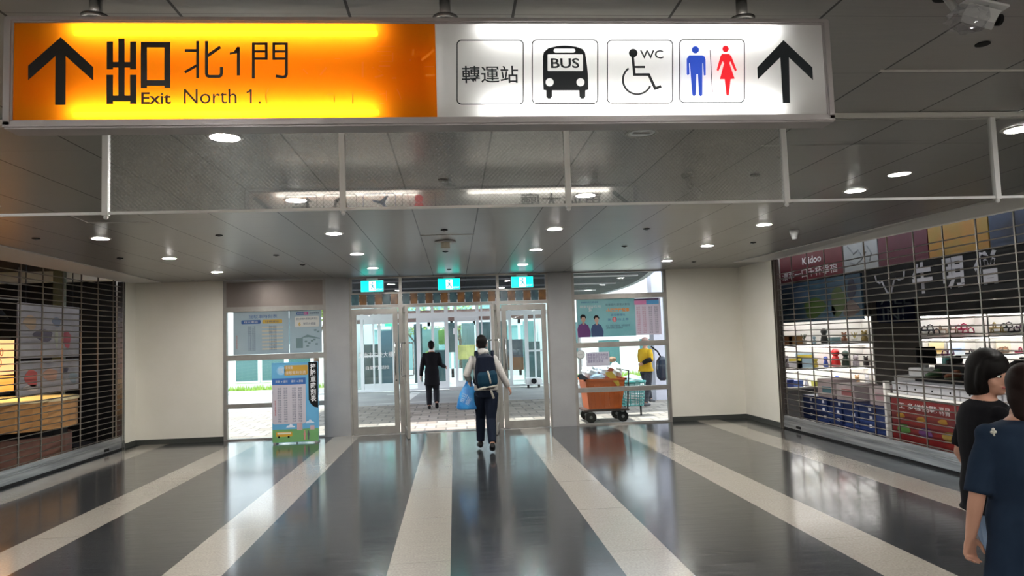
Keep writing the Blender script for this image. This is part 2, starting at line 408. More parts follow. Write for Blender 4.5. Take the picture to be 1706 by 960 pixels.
# sprinkler heads, detectors
SPR = [(365, 392, 'left of the first downlights'), (460, 425, 'between two left downlights'), (740, 383, 'just before the smoke detector'), (742, 419, 'just beyond the smoke detector'),
       (748, 449, 'in front of the middle exit sign'), (1077, 381, 'right of centre, near row'), (1040, 410, 'right of centre, far row'), (1255, 404, 'near the right shutter'),
       (1156, 436, 'near the far right wall'), (504, 441, 'before the left window panel'), (1258, 291, 'beyond the glass on the right'), (738, 299, 'beyond the glass in the centre'), (60, 397, 'at the far left of the ceiling'), (200, 430, 'by the left shutter strip')]
s0 = None
for px, py, wh in SPR:
    p = un(px, py, 2, HC)
    if s0 is None:
        s0 = empty('fire_sprinkler', p, '', 'sprinkler', 'flush ceiling sprinklers')
        MB().cyl((0, 0, -.004), .038, .008, 20).build('escutcheon', BLACK, s0, True); MB().cyl((0, 0, -.014), .014, .012, 10).build('deflector', STEEL, s0, True); c = s0
    else: c = copy_tree(s0); c.location = p
    c['label'] = f'small dark sprinkler head in the ceiling {wh}'
p = un(742, 402, 2, HC)
r = empty('smoke_detector', p, 'cream smoke detector on the ceiling above the middle doors', 'smoke detector')
MB().cyl((0, 0, -.01), .13, .012, 32).build('base_ring', LGREY, r, True, False); CRM = mat('cream_plastic', (.62, .57, .45), .4)
MB().cyl((0, 0, -.05), .055, .07, 24).build('sensor_head', CRM, r, True)
p = un(1323, 383, 2, HC)
r = empty('motion_detector', p, 'small white cone motion detector on ceiling near the right shutter', 'motion detector')
MB().cyl((0, 0, -.02), .055, .04, 24).build('mount', PURE, r, True, True); MB().cyl((0, 0, -.075), .03, .08, 20, r2=.05).build('lens_cone', PURE, r, True, True)
# access panel edges in the ceiling
h = MB().box(-.35, .26, 8.12, 8.135, HC-.006, HC-.0005); struct('trim_8', h, WHITE)
a, b_, c_ = un(115, 358, 2, HC), un(147, 371, 2, HC), un(252, 370, 2, HC)
struct('trim_9', MB().tube([a, b_, c_], .006, 6), WHITE)
struct('trim_10', MB().box(2.03, 3.6, 3.135, 3.15, HC-.006, HC-.0005), WHITE)

# smoke barrier of glass hanging across the hall
GY = 3.8
gb = empty('glass_smoke_barrier', (0, GY, HC), 'glass smoke barrier with white posts hanging across the ceiling behind the sign', 'glass barrier')
PX = [-4.17, -2.97, -1.765, -.565, .637, 1.86, 3.105, 4.3]; GB0, GB1 = 2.352, HC-.002
MB().box(XL+.02, XR-.12, GY-.025, GY+.025, 2.82, GB1).build('top_rail', WHITE, gb)
MB().box(XL+.02, XR-.12, GY-.006, GY+.006, GB0, GB0+.014).build('bottom_rail', PURE, gb)
xs = [XL+.02]+PX+[XR-.12]
for a, c in zip(xs, xs[1:]):
    wired = -1.8 < a < 1.8
    o = MB().box(a+.012, c-.012, GY-.003, GY+.003, GB0+.014, 2.82).build('glass_pane', GLASS_W if wired else GLASS_S, gb)
    if wired: o['label'] = 'wired glass pane with diagonal mesh'
for x in PX:
    o = MB().box(x-.015, x+.015, GY-.014, GY+.014, GB0-.004, 2.82).build('post', PURE, gb)
    MB().ball((x, GY, GB0-.014), .012, 10).build('post_stud', PURE, o, smooth=True)

# ================================================================== HANGING SIGN
SY, SB = 2.40, 2.475
def shape(name, loops, m, parent, ax, v, n, t=.0006):
    """filled outline with holes; loops of pixel points laid on the plane axis ax = v, facing n"""
    cu = bpy.data.curves.new(name, 'CURVE'); cu.dimensions = '2D'; cu.fill_mode = 'BOTH'
    for lp in loops:
        s = cu.splines.new('POLY'); s.points.add(len(lp)-1); s.use_cyclic_u = True
        for q, (x, y) in zip(s.points, lp): q.co = (x*.01, -y*.01, 0, 1)
    o = bpy.data.objects.new(name, cu); COL.objects.link(o)
    dg = bpy.context.evaluated_depsgraph_get(); dg.update()
    me = bpy.data.meshes.new_from_object(o.evaluated_get(dg)); bpy.data.objects.remove(o)
    b = bmesh.new(); b.from_mesh(me); bpy.data.meshes.remove(me)
    for w in b.verts: w.co = un(w.co.x*100, -w.co.y*100, ax, v)+Vector(n)*t
    k = MB(); k.add(b); return k.build(name, m, parent)
def circ(cx, cy, r, n=24): return [(cx+r*math.cos(2*PI*k/n), cy+r*math.sin(2*PI*k/n)) for k in range(n)]
def rrect(x0, y0, x1, y1, r):
    o = []
    for cx, cy, a0 in ((x1-r, y1-r, 0), (x0+r, y1-r, 90), (x0+r, y0+r, 180), (x1-r, y0+r, 270)):
        for k in range(6): a = math.radians(a0+18*k); o.append((cx+r*math.cos(a), cy+r*math.sin(a)))
    return o
def stroke(pts, w):
    """one closed outline following a polyline at width w (mitred)"""
    L, R = [], []; n = len(pts)
    for i in range(n):
        d0 = Vector(pts[i])-Vector(pts[max(i-1, 0)]); d1 = Vector(pts[min(i+1, n-1)])-Vector(pts[i])
        d0 = d0.normalized() if d0.length else d1.normalized(); d1 = d1.normalized() if d1.length else d0
        t = (d0+d1).normalized(); nrm = Vector((-t.y, t.x)); c = max(.5, nrm.dot(Vector((-d1.y, d1.x))))
        p = Vector(pts[i]); L.append(tuple(p+nrm*w/2/c)); R.append(tuple(p-nrm*w/2/c))
    return L+R[::-1]
def S(f, pts): return [f(*p) for p in pts]
zA = lambda x, y: (x/4, y/4)
z5 = lambda x, y: (160+x/5.018, 50+y/5.018)
zW = lambda x, y: (720+x/2.509, 20+y/2.509)
zR = lambda x, y: (1106+x/2.843, y/2.843)
zG = lambda x, y: (480+x/6.824, 60+y/6.824)
N_ = (0, -1, 0)
sign = empty('direction_sign', (0, 2.44, 2.38), 'long backlit direction sign, orange exit half and white pictogram half, hanging from ceiling', 'sign')
fr = MB()
fr.box(-1.437, 1.372, SY-.008, SB+.008, 2.735, 2.756, .006).box(-1.437, 1.372, SY-.008, SB+.008, 2.379, 2.408, .006)
fr.box(-1.437, -1.407, SY-.008, SB+.008, 2.385, 2.75, .006).box(1.345, 1.372, SY-.008, SB+.008, 2.385, 2.75, .006)
fr.build('frame', SIGNFRAME, sign)
ORG = mk_diffuser('orange_acrylic', (1.0, .29, .006), .15); WAC = mk_diffuser('white_acrylic', (.93, .93, .92), .16); WAC2 = mk_diffuser('warm_white_acrylic', (.90, .86, .78), .16)
TUBE = mat('fluorescent_tube', (1, 1, 1), .5, emit=(1, 1, .97), es=14)
INK = mat('black_sign_vinyl', (.006, .006, .006), .35); INKB = mat('navy_black_sign_vinyl', (.01, .016, .022), .35)
BLUEV = mat('blue_sign_vinyl', (.02, .07, .50), .4, emit=(.02, .07, .50), es=.5); REDV = mat('red_sign_vinyl', (.75, .01, .02), .4, emit=(.75, .01, .02), es=.6)
XM = -.0365
MB().poly([(-1.407, SY+.003, 2.406), (XM, SY+.003, 2.406), (XM, SY+.003, 2.737), (-1.407, SY+.003, 2.737)]).build('orange_face', ORG, sign)['label'] = 'orange lit exit face'
MB().poly([(XM, SY+.003, 2.406), (1.347, SY+.003, 2.406), (1.347, SY+.003, 2.737), (XM, SY+.003, 2.737)]).build('white_face', WAC, sign)['label'] = 'white lit pictogram face'
bk = MB().poly([(-1.407, SB-.003, 2.406), (1.347, SB-.003, 2.406), (1.347, SB-.003, 2.737), (-1.407, SB-.003, 2.737)]).build('rear_face', WAC2, sign); bk['label'] = 'warm white rear face'
INN = mat('white_sign_inside', (.9, .9, .9), .8)
MB().box(-.0385, -.0345, SY+.006, SB-.006, 2.409, 2.734).build('divider', INN, sign)
MB().box(-1.4, 1.34, 2.437, 2.439, 2.468, 2.676).build('inner_backing', INN, sign)
for x0, x1 in ((-1.235, -.235), (.13, 1.17)):
    for z in (2.716, 2.438):
        MB().cyl(((x0+x1)/2, 2.438, z), .009, x1-x0, 12, 'x').build('fluorescent_tube', TUBE, sign)
for x in (-1.17, 0, 1.07):
    q = MB().cyl((x, 2.44, 2.765), .045, .02, 20).cyl((x, 2.44, 2.80), .02, .10, 16); q.ball((x, 2.44, 2.775), .022); q.build('ceiling_mount', STEEL, sign, smooth=True)
# ---- orange half
shape('arrow', [S(zA, [(405, 248), (622, 448), (622, 538), (438, 374), (438, 700), (368, 700), (370, 374), (188, 536), (188, 438)])], INK, sign, 1, SY, N_)
def R_(x0, y0, x1, y1): return [(x0, y0), (x1, y0), (x1, y1), (x0, y1)]
for k, q in enumerate([R_(90, 97, 143, 330), R_(285, 97, 337, 330), R_(143, 268, 285, 315), R_(187, 72, 240, 550), R_(88, 375, 143, 618), R_(285, 375, 338, 618), R_(143, 548, 285, 597)]):
    pass
CHU = [(90, 97), (143, 97), (143, 268), (187, 268), (187, 72), (240, 72), (240, 268), (285, 268), (285, 97), (337, 97), (337, 330), (285, 330), (285, 315), (240, 315), (240, 548),
       (285, 548), (285, 375), (338, 375), (338, 618), (285, 618), (285, 597), (143, 597), (143, 618), (88, 618), (88, 375), (143, 375), (143, 548), (187, 548), (187, 315), (143, 315), (143, 330), (90, 330)]
KOU = [(375, 100), (622, 100), (622, 487), (572, 487), (572, 468), (427, 468), (427, 487), (375, 487)]
shape('exit_characters', [S(z5, CHU), S(z5, KOU), S(z5, R_(427, 147, 572, 420))], INK, sign, 1, SY, N_)
def joined(name, loops, m, n=N_, v=SY, parent=None):
    """several filled loops that may overlap: each filled alone, one mesh"""
    k = MB()
    for lp in loops:
        pts = [un(x, y, 1, v)+Vector(n)*.0006 for x, y in lp]
        vs = [k.b.verts.new(p) for p in pts]; es = [k.b.edges.new((vs[i], vs[(i+1) % len(vs)])) for i in range(len(vs))]
        bmesh.ops.triangle_fill(k.b, edges=es, use_beauty=True)
    return k.build(name, m, parent or sign)
bei = [R_(838, 92, 862, 403), R_(742, 160, 838, 185), [(737, 345), (838, 288), (838, 312), (750, 364)],
       stroke([(924, 92), (924, 365), (930, 382), (945, 389), (1030, 389), (1044, 380), (1049, 360), (1049, 310)], 25), stroke([(932, 217), (1040, 142)], 26),
       R_(1178, 142, 1204, 380), [(1118, 188), (1150, 184), (1178, 145), (1204, 142), (1178, 195), (1118, 207)],
       R_(1304, 105, 1328, 405), R_(1328, 105, 1435, 126), R_(1328, 170, 1412, 189), R_(1328, 230, 1435, 250), R_(1412, 126, 1435, 230),
       R_(1475, 105, 1497, 250), R_(1497, 105, 1604, 126), R_(1497, 170, 1580, 189), R_(1497, 230, 1580, 250), stroke([(1592, 126), (1592, 372), (1582, 390), (1560, 394), (1503, 385)], 24)]
joined('north_gate_characters', [S(z5, q) for q in bei], INK)
def tbox(name, body, f, x0, y0, x1, y1, m, bold=0, v=SY, face='-y', parent=None):
    a, c = un(*f(x0, y1), 1, v), un(*f(x1, y0), 1, v)
    return text(name, body, ((a.x+c.x)/2, v, (a.z+c.z)/2), abs(c.x-a.x), abs(c.z-a.z), m, parent or sign, face, bold)
tbox('exit_lettering', 'Exit', z5, 378, 520, 627, 620, INK, .018)
tbox('north_lettering', 'North', z5, 735, 492, 1175, 618, INK)
joined('one_lettering', [S(z5, [(1258, 516), (1272, 512), (1288, 497), (1303, 497), (1303, 614), (1287, 614), (1287, 520), (1258, 530)]), S(z5, R_(1360, 599, 1378, 615))], INK)
ghost = mat('faded_orange_residue', (.62, .17, .005), .5, emit=(.55, .13, .0), es=.45)
gh = [((170, 375), (225, 435), 14), ((435, 360), (365, 445), 20), ((290, 265), (385, 265), 8), ((530, 258), (590, 258), 8), ((848, 295), (848, 470), 22), ((1010, 118), (1215, 118), 8), ((1010, 175), (1170, 175), 8),
      ((1055, 222), (1195, 222), 9), ((1040, 290), (1195, 290), 9), ((1190, 190), (1190, 290), 14), ((1030, 343), (1160, 343), 16), ((985, 470), (1085, 445), 22), ((1180, 480), (1230, 478), 18), ((1425, 150), (1415, 228), 24),
      ((1515, 280), (1665, 155), 26), ((1555, 347), (1660, 347), 9), ((1565, 447), (1670, 447), 26), ((1390, 260), (1390, 290), 18), ((950, 350), (975, 365), 12), ((735, 640), (735, 770), 12), ((1235, 600), (1262, 650), 12), ((1262, 650), (1285, 720), 12),
      ((880, 622), (970, 622), 6), ((445, 665), (520, 660), 8), ((525, 690), (527, 750), 10), ((1040, 665), (1110, 655), 7), ((1115, 620), (1120, 740), 8), ((1045, 765), (1090, 770), 8), ((1010, 370), (1070, 415), 7)]
for a, c, w in gh: joined('faded_letter_trace', [S(zG, stroke([a, c], w))], ghost)
joined('faded_letter_trace', [S(z5, stroke([(1443, 490), (1422, 530), (1420, 570), (1430, 612)], 8))], ghost)
# ---- white half
joined_box = []
for k, (x0, y0, x1, y1) in enumerate([(102, 116, 383, 388), (416, 115, 694, 385), (730, 116, 1007, 384), (1032, 113, 1307, 381)]):
    shape('pictogram_outline', [S(zW, rrect(x0, y0, x1, y1, 20)), S(zW, rrect(x0+4.5, y0+4.5, x1-4.5, y1-4.5, 17))], INKB, sign, 1, SY, N_)
tbox('transfer_station_lettering', '轉運站', zW, 125, 225, 358, 298, INKB, .008)
bus = [(463, 185), (467, 168), (485, 152), (520, 143), (555, 140), (600, 145), (628, 155), (639, 170), (646, 215), (651, 262), (653, 325), (640, 328), (640, 355), (632, 363), (622, 363), (615, 354), (615, 328), (501, 328), (501, 354), (494, 363), (484, 363), (477, 355), (477, 328), (465, 326), (463, 262)]
shape('bus_pictogram', [S(zW, bus), S(zW, rrect(508, 153, 598, 170, 8)), S(zW, rrect(482, 177, 630, 247, 4)), S(zW, circ(491, 294, 17)), S(zW, circ(620, 294, 17))], INKB, sign, 1, SY, N_)
tbox('bus_lettering', 'BUS', zW, 497, 193, 614, 235, INKB, .02)
arc = [(857+60*math.cos(math.radians(a)), 284+60*math.sin(math.radians(a))) for a in range(25, 238, 8)]
joined('wheelchair_pictogram', [S(zW, circ(840, 172, 18)), S(zW, stroke([(838, 188), (845, 262), (905, 262), (932, 320), (957, 311)], 11)), S(zW, stroke([(845, 230), (890, 230)], 9)), S(zW, stroke(arc, 8))], INKB)
tbox('wc_lettering', 'WC', zW, 870, 160, 965, 195, INKB, .01)
joined('man_pictogram', [S(zR, circ(149, 236, 17)), S(zR, [(120, 263), (181, 263), (192, 268), (197, 280), (198, 356), (189, 358), (185, 300), (182, 300), (182, 450), (174, 458), (166, 450), (161, 352), (154, 352), (151, 450), (142, 458), (134, 450), (123, 300), (119, 300), (121, 352), (112, 357), (108, 350), (108, 278)])], BLUEV)
joined('woman_pictogram', [S(zR, circ(292, 232, 15)), S(zR, [(275, 256), (309, 256), (320, 268), (345, 333), (337, 339), (314, 290), (310, 300), (335, 373), (316, 375), (308, 450), (302, 455), (296, 450), (288, 375), (265, 375), (285, 300), (278, 290), (258, 338), (250, 332), (268, 266)])], REDV)
joined('divider_line', [S(zR, stroke([(219, 238), (230, 437)], 3.4))], INKB)
shape('arrow', [S(zR, [(566, 190), (703, 320), (706, 380), (592, 272), (597, 488), (563, 488), (551, 272), (444, 377), (442, 320)])], INKB, sign, 1, SY, N_)
# ---- rear face (seen mirrored in the glass barrier): plane coordinates x, z
def rear(name, loops, m):
    k = MB()
    for lp in loops:
        vs = [k.b.verts.new((x, SB+.0006-.002, z)) for x, z in lp]; es = [k.b.edges.new((vs[i], vs[(i+1) % len(vs)])) for i in range(len(vs))]
        bmesh.ops.triangle_fill(k.b, edges=es, use_beauty=True)
    return k.build(name, m, sign)
BLB = mat('pale_blue_vinyl', (.02, .12, .45), .4)
for x0, x1, m in ((-1.167, -.941, INKB), (-.9, -.664, INKB), (-.622, -.388, BLB), (-.346, -.105, INKB)):
    r_ = .02; o = rrect(x0, 2.49, x1, 2.715, r_); i = rrect(x0+.005, 2.495, x1-.005, 2.71, r_)
    n = len(o); k = MB()
    for j in range(n):
        q = [o[j], o[(j+1) % n], i[(j+1) % n], i[j]]; k.b.faces.new([k.b.verts.new((x, SB-.0014, z)) for x, z in q])
    k.build('pictogram_outline', m, sign)
rear('woman_pictogram', [[(-.225+.03*math.cos(a), 2.672+.03*math.sin(a)) for a in [k*.3 for k in range(21)]], [(-.25, 2.64), (-.2, 2.64), (-.17, 2.56), (-.28, 2.56)], [(-.235, 2.56), (-.215, 2.56), (-.22, 2.5), (-.23, 2.5)]], REDV)
rear('aircraft_pictogram', [[(-.56, 2.67), (-.50, 2.66), (-.45, 2.70), (-.44, 2.695), (-.47, 2.645), (-.44, 2.60), (-.455, 2.60), (-.5, 2.64), (-.55, 2.655)]], BLB)
rear('telephone_pictogram', [[(-.83, 2.62), (-.82, 2.67), (-.78, 2.695), (-.74, 2.67), (-.73, 2.62), (-.75, 2.62), (-.765, 2.655), (-.78, 2.67), (-.80, 2.655), (-.81, 2.62)], [(-.82, 2.60), (-.74, 2.60), (-.74, 2.53), (-.82, 2.53)]], INKB)
rear('lift_pictogram', [[(-1.02, 2.60), (-1.0, 2.60), (-1.0, 2.66), (-.975, 2.66), (-1.01, 2.695), (-1.045, 2.66), (-1.02, 2.66)], [(-1.09, 2.69), (-1.08, 2.69), (-1.08, 2.66), (-1.06, 2.66), (-1.085, 2.635), (-1.11, 2.66), (-1.09, 2.66)], [(-1.12, 2.51), (-1.11, 2.51), (-1.11, 2.62), (-1.0, 2.62), (-1.0, 2.51), (-.99, 2.51), (-.99, 2.63), (-1.12, 2.63)]], INKB)
for x in (1.21, -1.36):
    rear('arrow', [stroke([(x-.02, 2.70), (x+.12, 2.585)], .028), stroke([(x-.07, 2.60), (x+.13, 2.60)], .012)], INKB)
text('main_hall_lettering', '車站大廳', (.81, SB-.002, 2.638), .60, .125, INKB, sign, '+y', .01)

# ================================================================== ROLLING GRILLES
def grille(name, X, y0, y1, top, links, label, s):
    """open rod grille in the plane x = X between y0 and y1; s = side facing the hall"""
    g = empty(name, (X, (y0+y1)/2, 0), label, 'rolling grille')
    rd = MB(); z = .235; k = 0; w_ = .013 if s > 0 else .009
    while z < top(y0)-.01:
        rd.tube([(X, y0, z), (X, y1, z)], .0075, 6, side=(0, 0, 1)); z += .0866
    rd.build('rod_curtain', GRILLE, g, smooth=True)
    y = links; n = 0
    while y > y0:
        z = .2; n = 0; lb = MB()
        while z < top(y)-.02:
            lb.box(X-.006, X+.006, y-w_, y+w_, z, z+.09); z += .0866; n += 1
        y -= .515; lb.build('link_strap', GRILLE, g)
    bb = MB().box(X-.03, X+.03, y0, y1, .028, .125, .006).box(X-.022, X+.022, y0, y1, .128, .15).box(X-.03, X+.03, y0, y1, .155, .17).box(X-.015, X+.015, y0, y1, .17, .215)
    bb.build('bottom_bar', BARM, g)
    MB().box(X-.02, X+.02, y0, y1, .0, .028).build('rubber_seal', BLACK, g)
    MB().box(X-.045, X+.045, y1, y1+.03, 0, top(y1)).box(X-.045, X+.045, y1-.06, y1-.03, 0, top(y1)).build('guide_rail', STEEL if s > 0 else GRILLE, g)
    lx = X+s*.035
    MB().box(min(X, lx), max(X, lx), y1-.65, y1-.5, .05, .09).build('lock_slot', BLACK, g)
    return g
grille('rolling_grille', -5.65, 3.0, 12.75, lambda y: 2.83, 12.44, 'open metal rolling grille closed across the dark left-hand shop', 1)
grille('rolling_grille', 5.47, 1.6, 11.75, lambda y: 2.83 if y > 6 else 2.62+(y-1.6)*.05, 11.66, 'open metal rolling grille closed across the lit right-hand shop', -1)

# ================================================================== LEFT SHOP
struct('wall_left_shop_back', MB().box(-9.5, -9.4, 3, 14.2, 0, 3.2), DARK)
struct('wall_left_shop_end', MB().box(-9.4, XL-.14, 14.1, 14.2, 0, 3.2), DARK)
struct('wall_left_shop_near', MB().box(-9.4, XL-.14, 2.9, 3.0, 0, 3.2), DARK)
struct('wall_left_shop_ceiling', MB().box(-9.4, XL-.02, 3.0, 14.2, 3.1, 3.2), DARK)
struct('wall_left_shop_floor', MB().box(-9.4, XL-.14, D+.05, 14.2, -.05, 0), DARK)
POSTW = mottled('grey_white_poster_paper', (.24, .225, .24), (.30, .285, .30), 4, .5)
ps = empty('hanging_food_poster', (-6.2, 11.6, 2.4), 'tall pale double poster with food pictures hanging behind left grille', 'poster')
PXp = -6.2
MB().box(PXp-.02, PXp, 10.78, 12.46, 1.59, 2.40).build('upper_poster', POSTW, ps)
MB().box(PXp-.02, PXp, 10.78, 12.46, 1.06, 1.555).build('lower_poster', POSTW, ps)
for y in (11.0, 12.3): MB().box(PXp-.03, PXp-.02, y-.004, y+.004, 1.08, 3.1).build('hanging_cord', DARK, ps)
def blob(name, parent, X, y, z, ry, rz, m, s=1):
    k = MB(); pts = [Vector((X, y+ry*math.cos(a)*(1+.18*math.sin(3*a+y)), z+rz*math.sin(a)*(1+.15*math.cos(2*a+z)))) for a in [2*PI*i/20 for i in range(20)]]
    k.poly(pts, (s*.002, 0, 0)); return k.build(name, m, parent)
for nm, y, z, ry, rz, c in (('fish_picture', 11.65, 1.93, .25, .09, (.06, .05, .08)), ('tomato_picture', 12.3, 1.87, .12, .13, (.35, .06, .08)), ('bottle_picture', 12.0, 1.88, .05, .14, (.32, .33, .25)), ('noodle_picture', 11.3, 2.12, .16, .10, (.36, .25, .16)),
                            ('sauce_picture', 12.0, 2.14, .12, .07, (.12, .14, .2)), ('strawberry_picture', 11.35, 1.30, .16, .13, (.42, .07, .06)), ('bowl_picture', 11.35, 1.16, .19, .05, (.45, .38, .34)), ('shrimp_picture', 11.85, 1.32, .2, .1, (.40, .22, .15)), ('berry_picture', 12.25, 1.38, .1, .06, (.05, .04, .06)), ('leaf_picture', 12.5, 1.25, .12, .09, (.2, .24, .26))):
    blob(nm, ps, PXp+.001, y-.22, z, ry, rz, mat('print_'+nm, c, .5))
WARM = mat('warm_lit_menu', (.9, .5, .25), .5, emit=(1, .42, .15), es=.9); WARM2 = mat('warm_lit_menu_foot', (.9, .5, .1), .5, emit=(1, .38, .05), es=.55)
mn = empty('lit_menu_board', (-6.2, 10.2, 0), 'orange backlit menu board at the left edge behind grille', 'menu board')
MB().box(-6.26, -6.2, 9.4, 10.70, 1.38, 1.86).build('upper_panel', WARM, mn); MB().box(-6.26, -6.2, 9.4, 10.70, 1.15, 1.36).build('lower_panel', WARM2, mn)
MB().box(-6.3, -6.26, 9.38, 10.73, 1.1, 1.9).build('backing', BLACK, mn)
MB().tube([(-6.28, 10.0, .02), (-6.28, 10.0, 1.12)], .03).box(-6.43, -6.13, 9.8, 10.2, 0, .03).build('stand', BLACK, mn)
text('menu_lettering', '特價 $ 50\n$ 60 $ 80', (-6.199, 10.1, 1.62), .7, .3, mat('menu_ink', (.5, .12, .03), .5), mn, '+x')
WOOD = mottled('orange_brown_wood', (.42, .20, .06), (.52, .27, .09), 3, .4, (1, 1, 8)); WOODD = mottled('dark_red_wood', (.16, .07, .05), (.21, .10, .07), 3, .5, (1, 1, 8))
def halfdrum(mb, cx, cy, r, z0, z1, n=28):
    mb.poly([(cx+r*math.cos(a), cy+r*1.0*math.sin(a), z0) for a in [2*PI*k/n for k in range(n)]], (0, 0, z1-z0)); return mb
ct = empty('round_wooden_counter', (-6.95, 11.75, 0), 'curved orange wooden counter lit from above behind left grille', 'counter')
halfdrum(MB(), -6.95, 11.75, .98, .52, .93).build('upper_drum', WOOD, ct)
halfdrum(MB(), -6.95, 11.75, 1.0, .93, .97).build('counter_top', mottled('pale_yellow_worktop', (.75, .62, .35), (.8, .68, .4), 3, .3), ct)
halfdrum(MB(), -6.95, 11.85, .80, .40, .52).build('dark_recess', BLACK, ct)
halfdrum(MB(), -6.95, 11.85, .86, 0, .40).build('lower_drum', WOODD, ct)
pl = empty('pendant_lamp', (-6.95, 11.5, 2.2), 'dark pendant lamp hanging over the curved counter', 'lamp')
MB().cyl((0, 0, .1), .18, .2, 24, r2=.05).build('lamp_shade', BLACK, pl, True, True); MB().cyl((0, 0, .55), .006, .7, 8).build('cord', BLACK, pl, True)
ld = bpy.data.lights.new('pendant_bulb', 'SPOT'); ld.energy = 150; ld.spot_size = 1.5; ld.color = (1, .66, .30); ld.shadow_soft_size = .08
lo = bpy.data.objects.new('pendant_bulb', ld); COL.objects.link(lo); lo.location = (-6.95, 11.5, 2.18)
GREENP = mat('olive_pillar_paint', (.08, .09, .06), .6)
struct('trim_11', MB().box(-6.9, -6.75, 12.98, 13.12, 0, 3.1), GREENP)
for k, (y, z) in enumerate(((9.9, 2.5), (11.3, 2.55))):
    q = MB(); q.box(-7.2, -7.17, y, y+.02, 2.1, 3.1).box(-7.2, -7.17, y+1.2, y+1.22, 2.1, 3.1).box(-7.2, -7.17, y, y+1.22, z, z+.02).box(-7.2, -7.17, y, y+1.22, z+.25, z+.27)
    o = q.build('hanging_rack', GREY, None); reg(o, ['grey hanging metal rack high above the lit menu board', 'grey hanging metal rack high above the double poster'][k], 'rack', 'hanging racks in the left shop')

# ================================================================== RIGHT SHOP
struct('wall_right_shop_back', MB().box(11.4, 11.5, 1.5, 13.2, 0, 3.2), GREY)
struct('wall_right_shop_end', MB().box(XR+.14, 11.4, 13.1, 13.2, 0, 3.2), LGREY)
struct('wall_right_shop_near', MB().box(XR+.14, 11.4, 1.4, 1.5, 0, 3.2), GREY)
struct('wall_right_shop_ceiling', MB().box(XR+.02, 11.4, 1.5, 13.2, 3.1, 3.2), DARK)
BX = 5.92
def banner(label, y0, y1, z0, z1, m, name='shop_banner', grp='printed banners over the right shop front'):
    o = empty(name, (BX, (y0+y1)/2, z0), label, 'banner', grp)
    MB().box(BX, BX+.03, y0, y1, z0, z1).build('printed_panel', m, o); MB().box(BX+.03, BX+.05, y0, y1, z1-.04, z1-.01).build('hanging_rail', STEEL, o)
    return o
ZB0, ZB1 = 2.455, 3.02
BR = mottled('crimson_banner', (.09, .008, .014), (.12, .012, .02), 3, .5); BM = mottled('maroon_banner', (.07, .009, .02), (.09, .012, .028), 3, .5)
BY = mottled('yellow_print_banner', (.28, .19, .035), (.36, .17, .03), 2.2, .5, (1, 1.5, 2)); BB = mottled('blue_print_banner', (.03, .055, .11), (.012, .015, .03), 2.5, .5)
BWm = mottled('white_print_banner', (.28, .30, .30), (.34, .35, .35), 2, .5); INKW = mat('white_print', (.62, .62, .62), .5); INKG = mat('grey_print', (.22, .24, .24), .5)
o = banner('crimson banner with white lettering, farthest over the right shop', 10.42, 12.9, ZB0, ZB1, BR)
text('banner_lettering', '濃萃一口千杯幸福', (BX-.001, 11.5, 2.58), 1.85, .155, INKW, o, '-x'); text('banner_lettering', 'K idoo', (BX-.001, 11.35, 2.78), .62, .12, INKW, o, '-x', .02)
o = banner('white banner with a faint grey line drawing beside the crimson one', 9.50, 10.40, ZB0, ZB1, BWm)
for pts in ([(10.25, 2.85), (10.1, 2.72), (9.98, 2.76), (9.9, 2.68)], [(10.2, 2.6), (10.05, 2.56), (9.9, 2.62), (9.78, 2.72)], [(9.75, 2.8), (9.65, 2.68), (9.7, 2.58)]):
    MB().tube([(BX-.001, y, z) for y, z in pts], .012, 6).build('line_drawing', INKG, o)
o = banner('plain maroon banner between the white and yellow banners', 8.44, 9.48, ZB0, ZB1, BM)
o = banner('yellow banner with orange pictures over the right shop', 7.42, 8.42, ZB0, ZB1, BY)
o = banner('blue banner with dark figures, nearest over the right shop', 5.6, 7.40, ZB0, ZB1, BB)
hb = empty('shop_header_board', (BX, 8.6, 1.95), 'black shop header board with big grey lettering and line logo', 'shop sign')
MB().box(BX+.02, BX+.06, 5.6, 9.95, 1.99, 2.45).build('board', BLACK, hb)
text('header_lettering', '牛', (BX+.018, 8.62, 2.24), .40, .40, mat('grey_header_letter', (.42, .42, .47), .5), hb, '-x', .035)
text('header_lettering', '明', (BX+.018, 8.05, 2.25), .36, .38, MATS['grey_header_letter'], hb, '-x', .035)
text('header_lettering', '僧', (BX+.018, 7.52, 2.26), .38, .38, MATS['grey_header_letter'], hb, '-x', .035)
MB().tube([(BX+.016, y, z) for y, z in ((9.62, 2.36), (9.60, 2.28), (9.52, 2.24), (9.47, 2.26), (9.36, 2.10), (9.27, 2.10), (9.2, 2.24), (9.16, 2.28), (9.08, 2.25), (8.98, 2.27), (8.96, 2.38))], .013, 6).build('horn_logo', MATS['grey_header_letter'], hb)
lp = empty('landscape_poster', (BX, 11.2, 1.75), 'dark blue and green scenic poster hanging below the crimson banner', 'poster')
MB().box(BX+.02, BX+.05, 10.0, 12.8, 1.76, 2.43).build('printed_panel', mottled('scenic_blue_print', (.02, .05, .09), (.05, .10, .14), 1.5, .4, (1, 2, 1)), lp)
for y, z, ry, rz, c in ((11.4, 1.98, .35, .16, (.045, .085, .015)), (10.65, 2.05, .22, .22, (.05, .08, .02)), (10.3, 1.92, .22, .12, (.10, .07, .06)), (11.9, 2.22, .3, .12, (.07, .12, .2)), (10.9, 1.9, .15, .12, (.03, .07, .12)), (10.25, 2.22, .12, .15, (.01, .01, .03))):
    blob('scenery_patch', lp, BX+.018, y, z, ry, rz, mat('scenic_%d' % int(y*100), c, .5), -1)
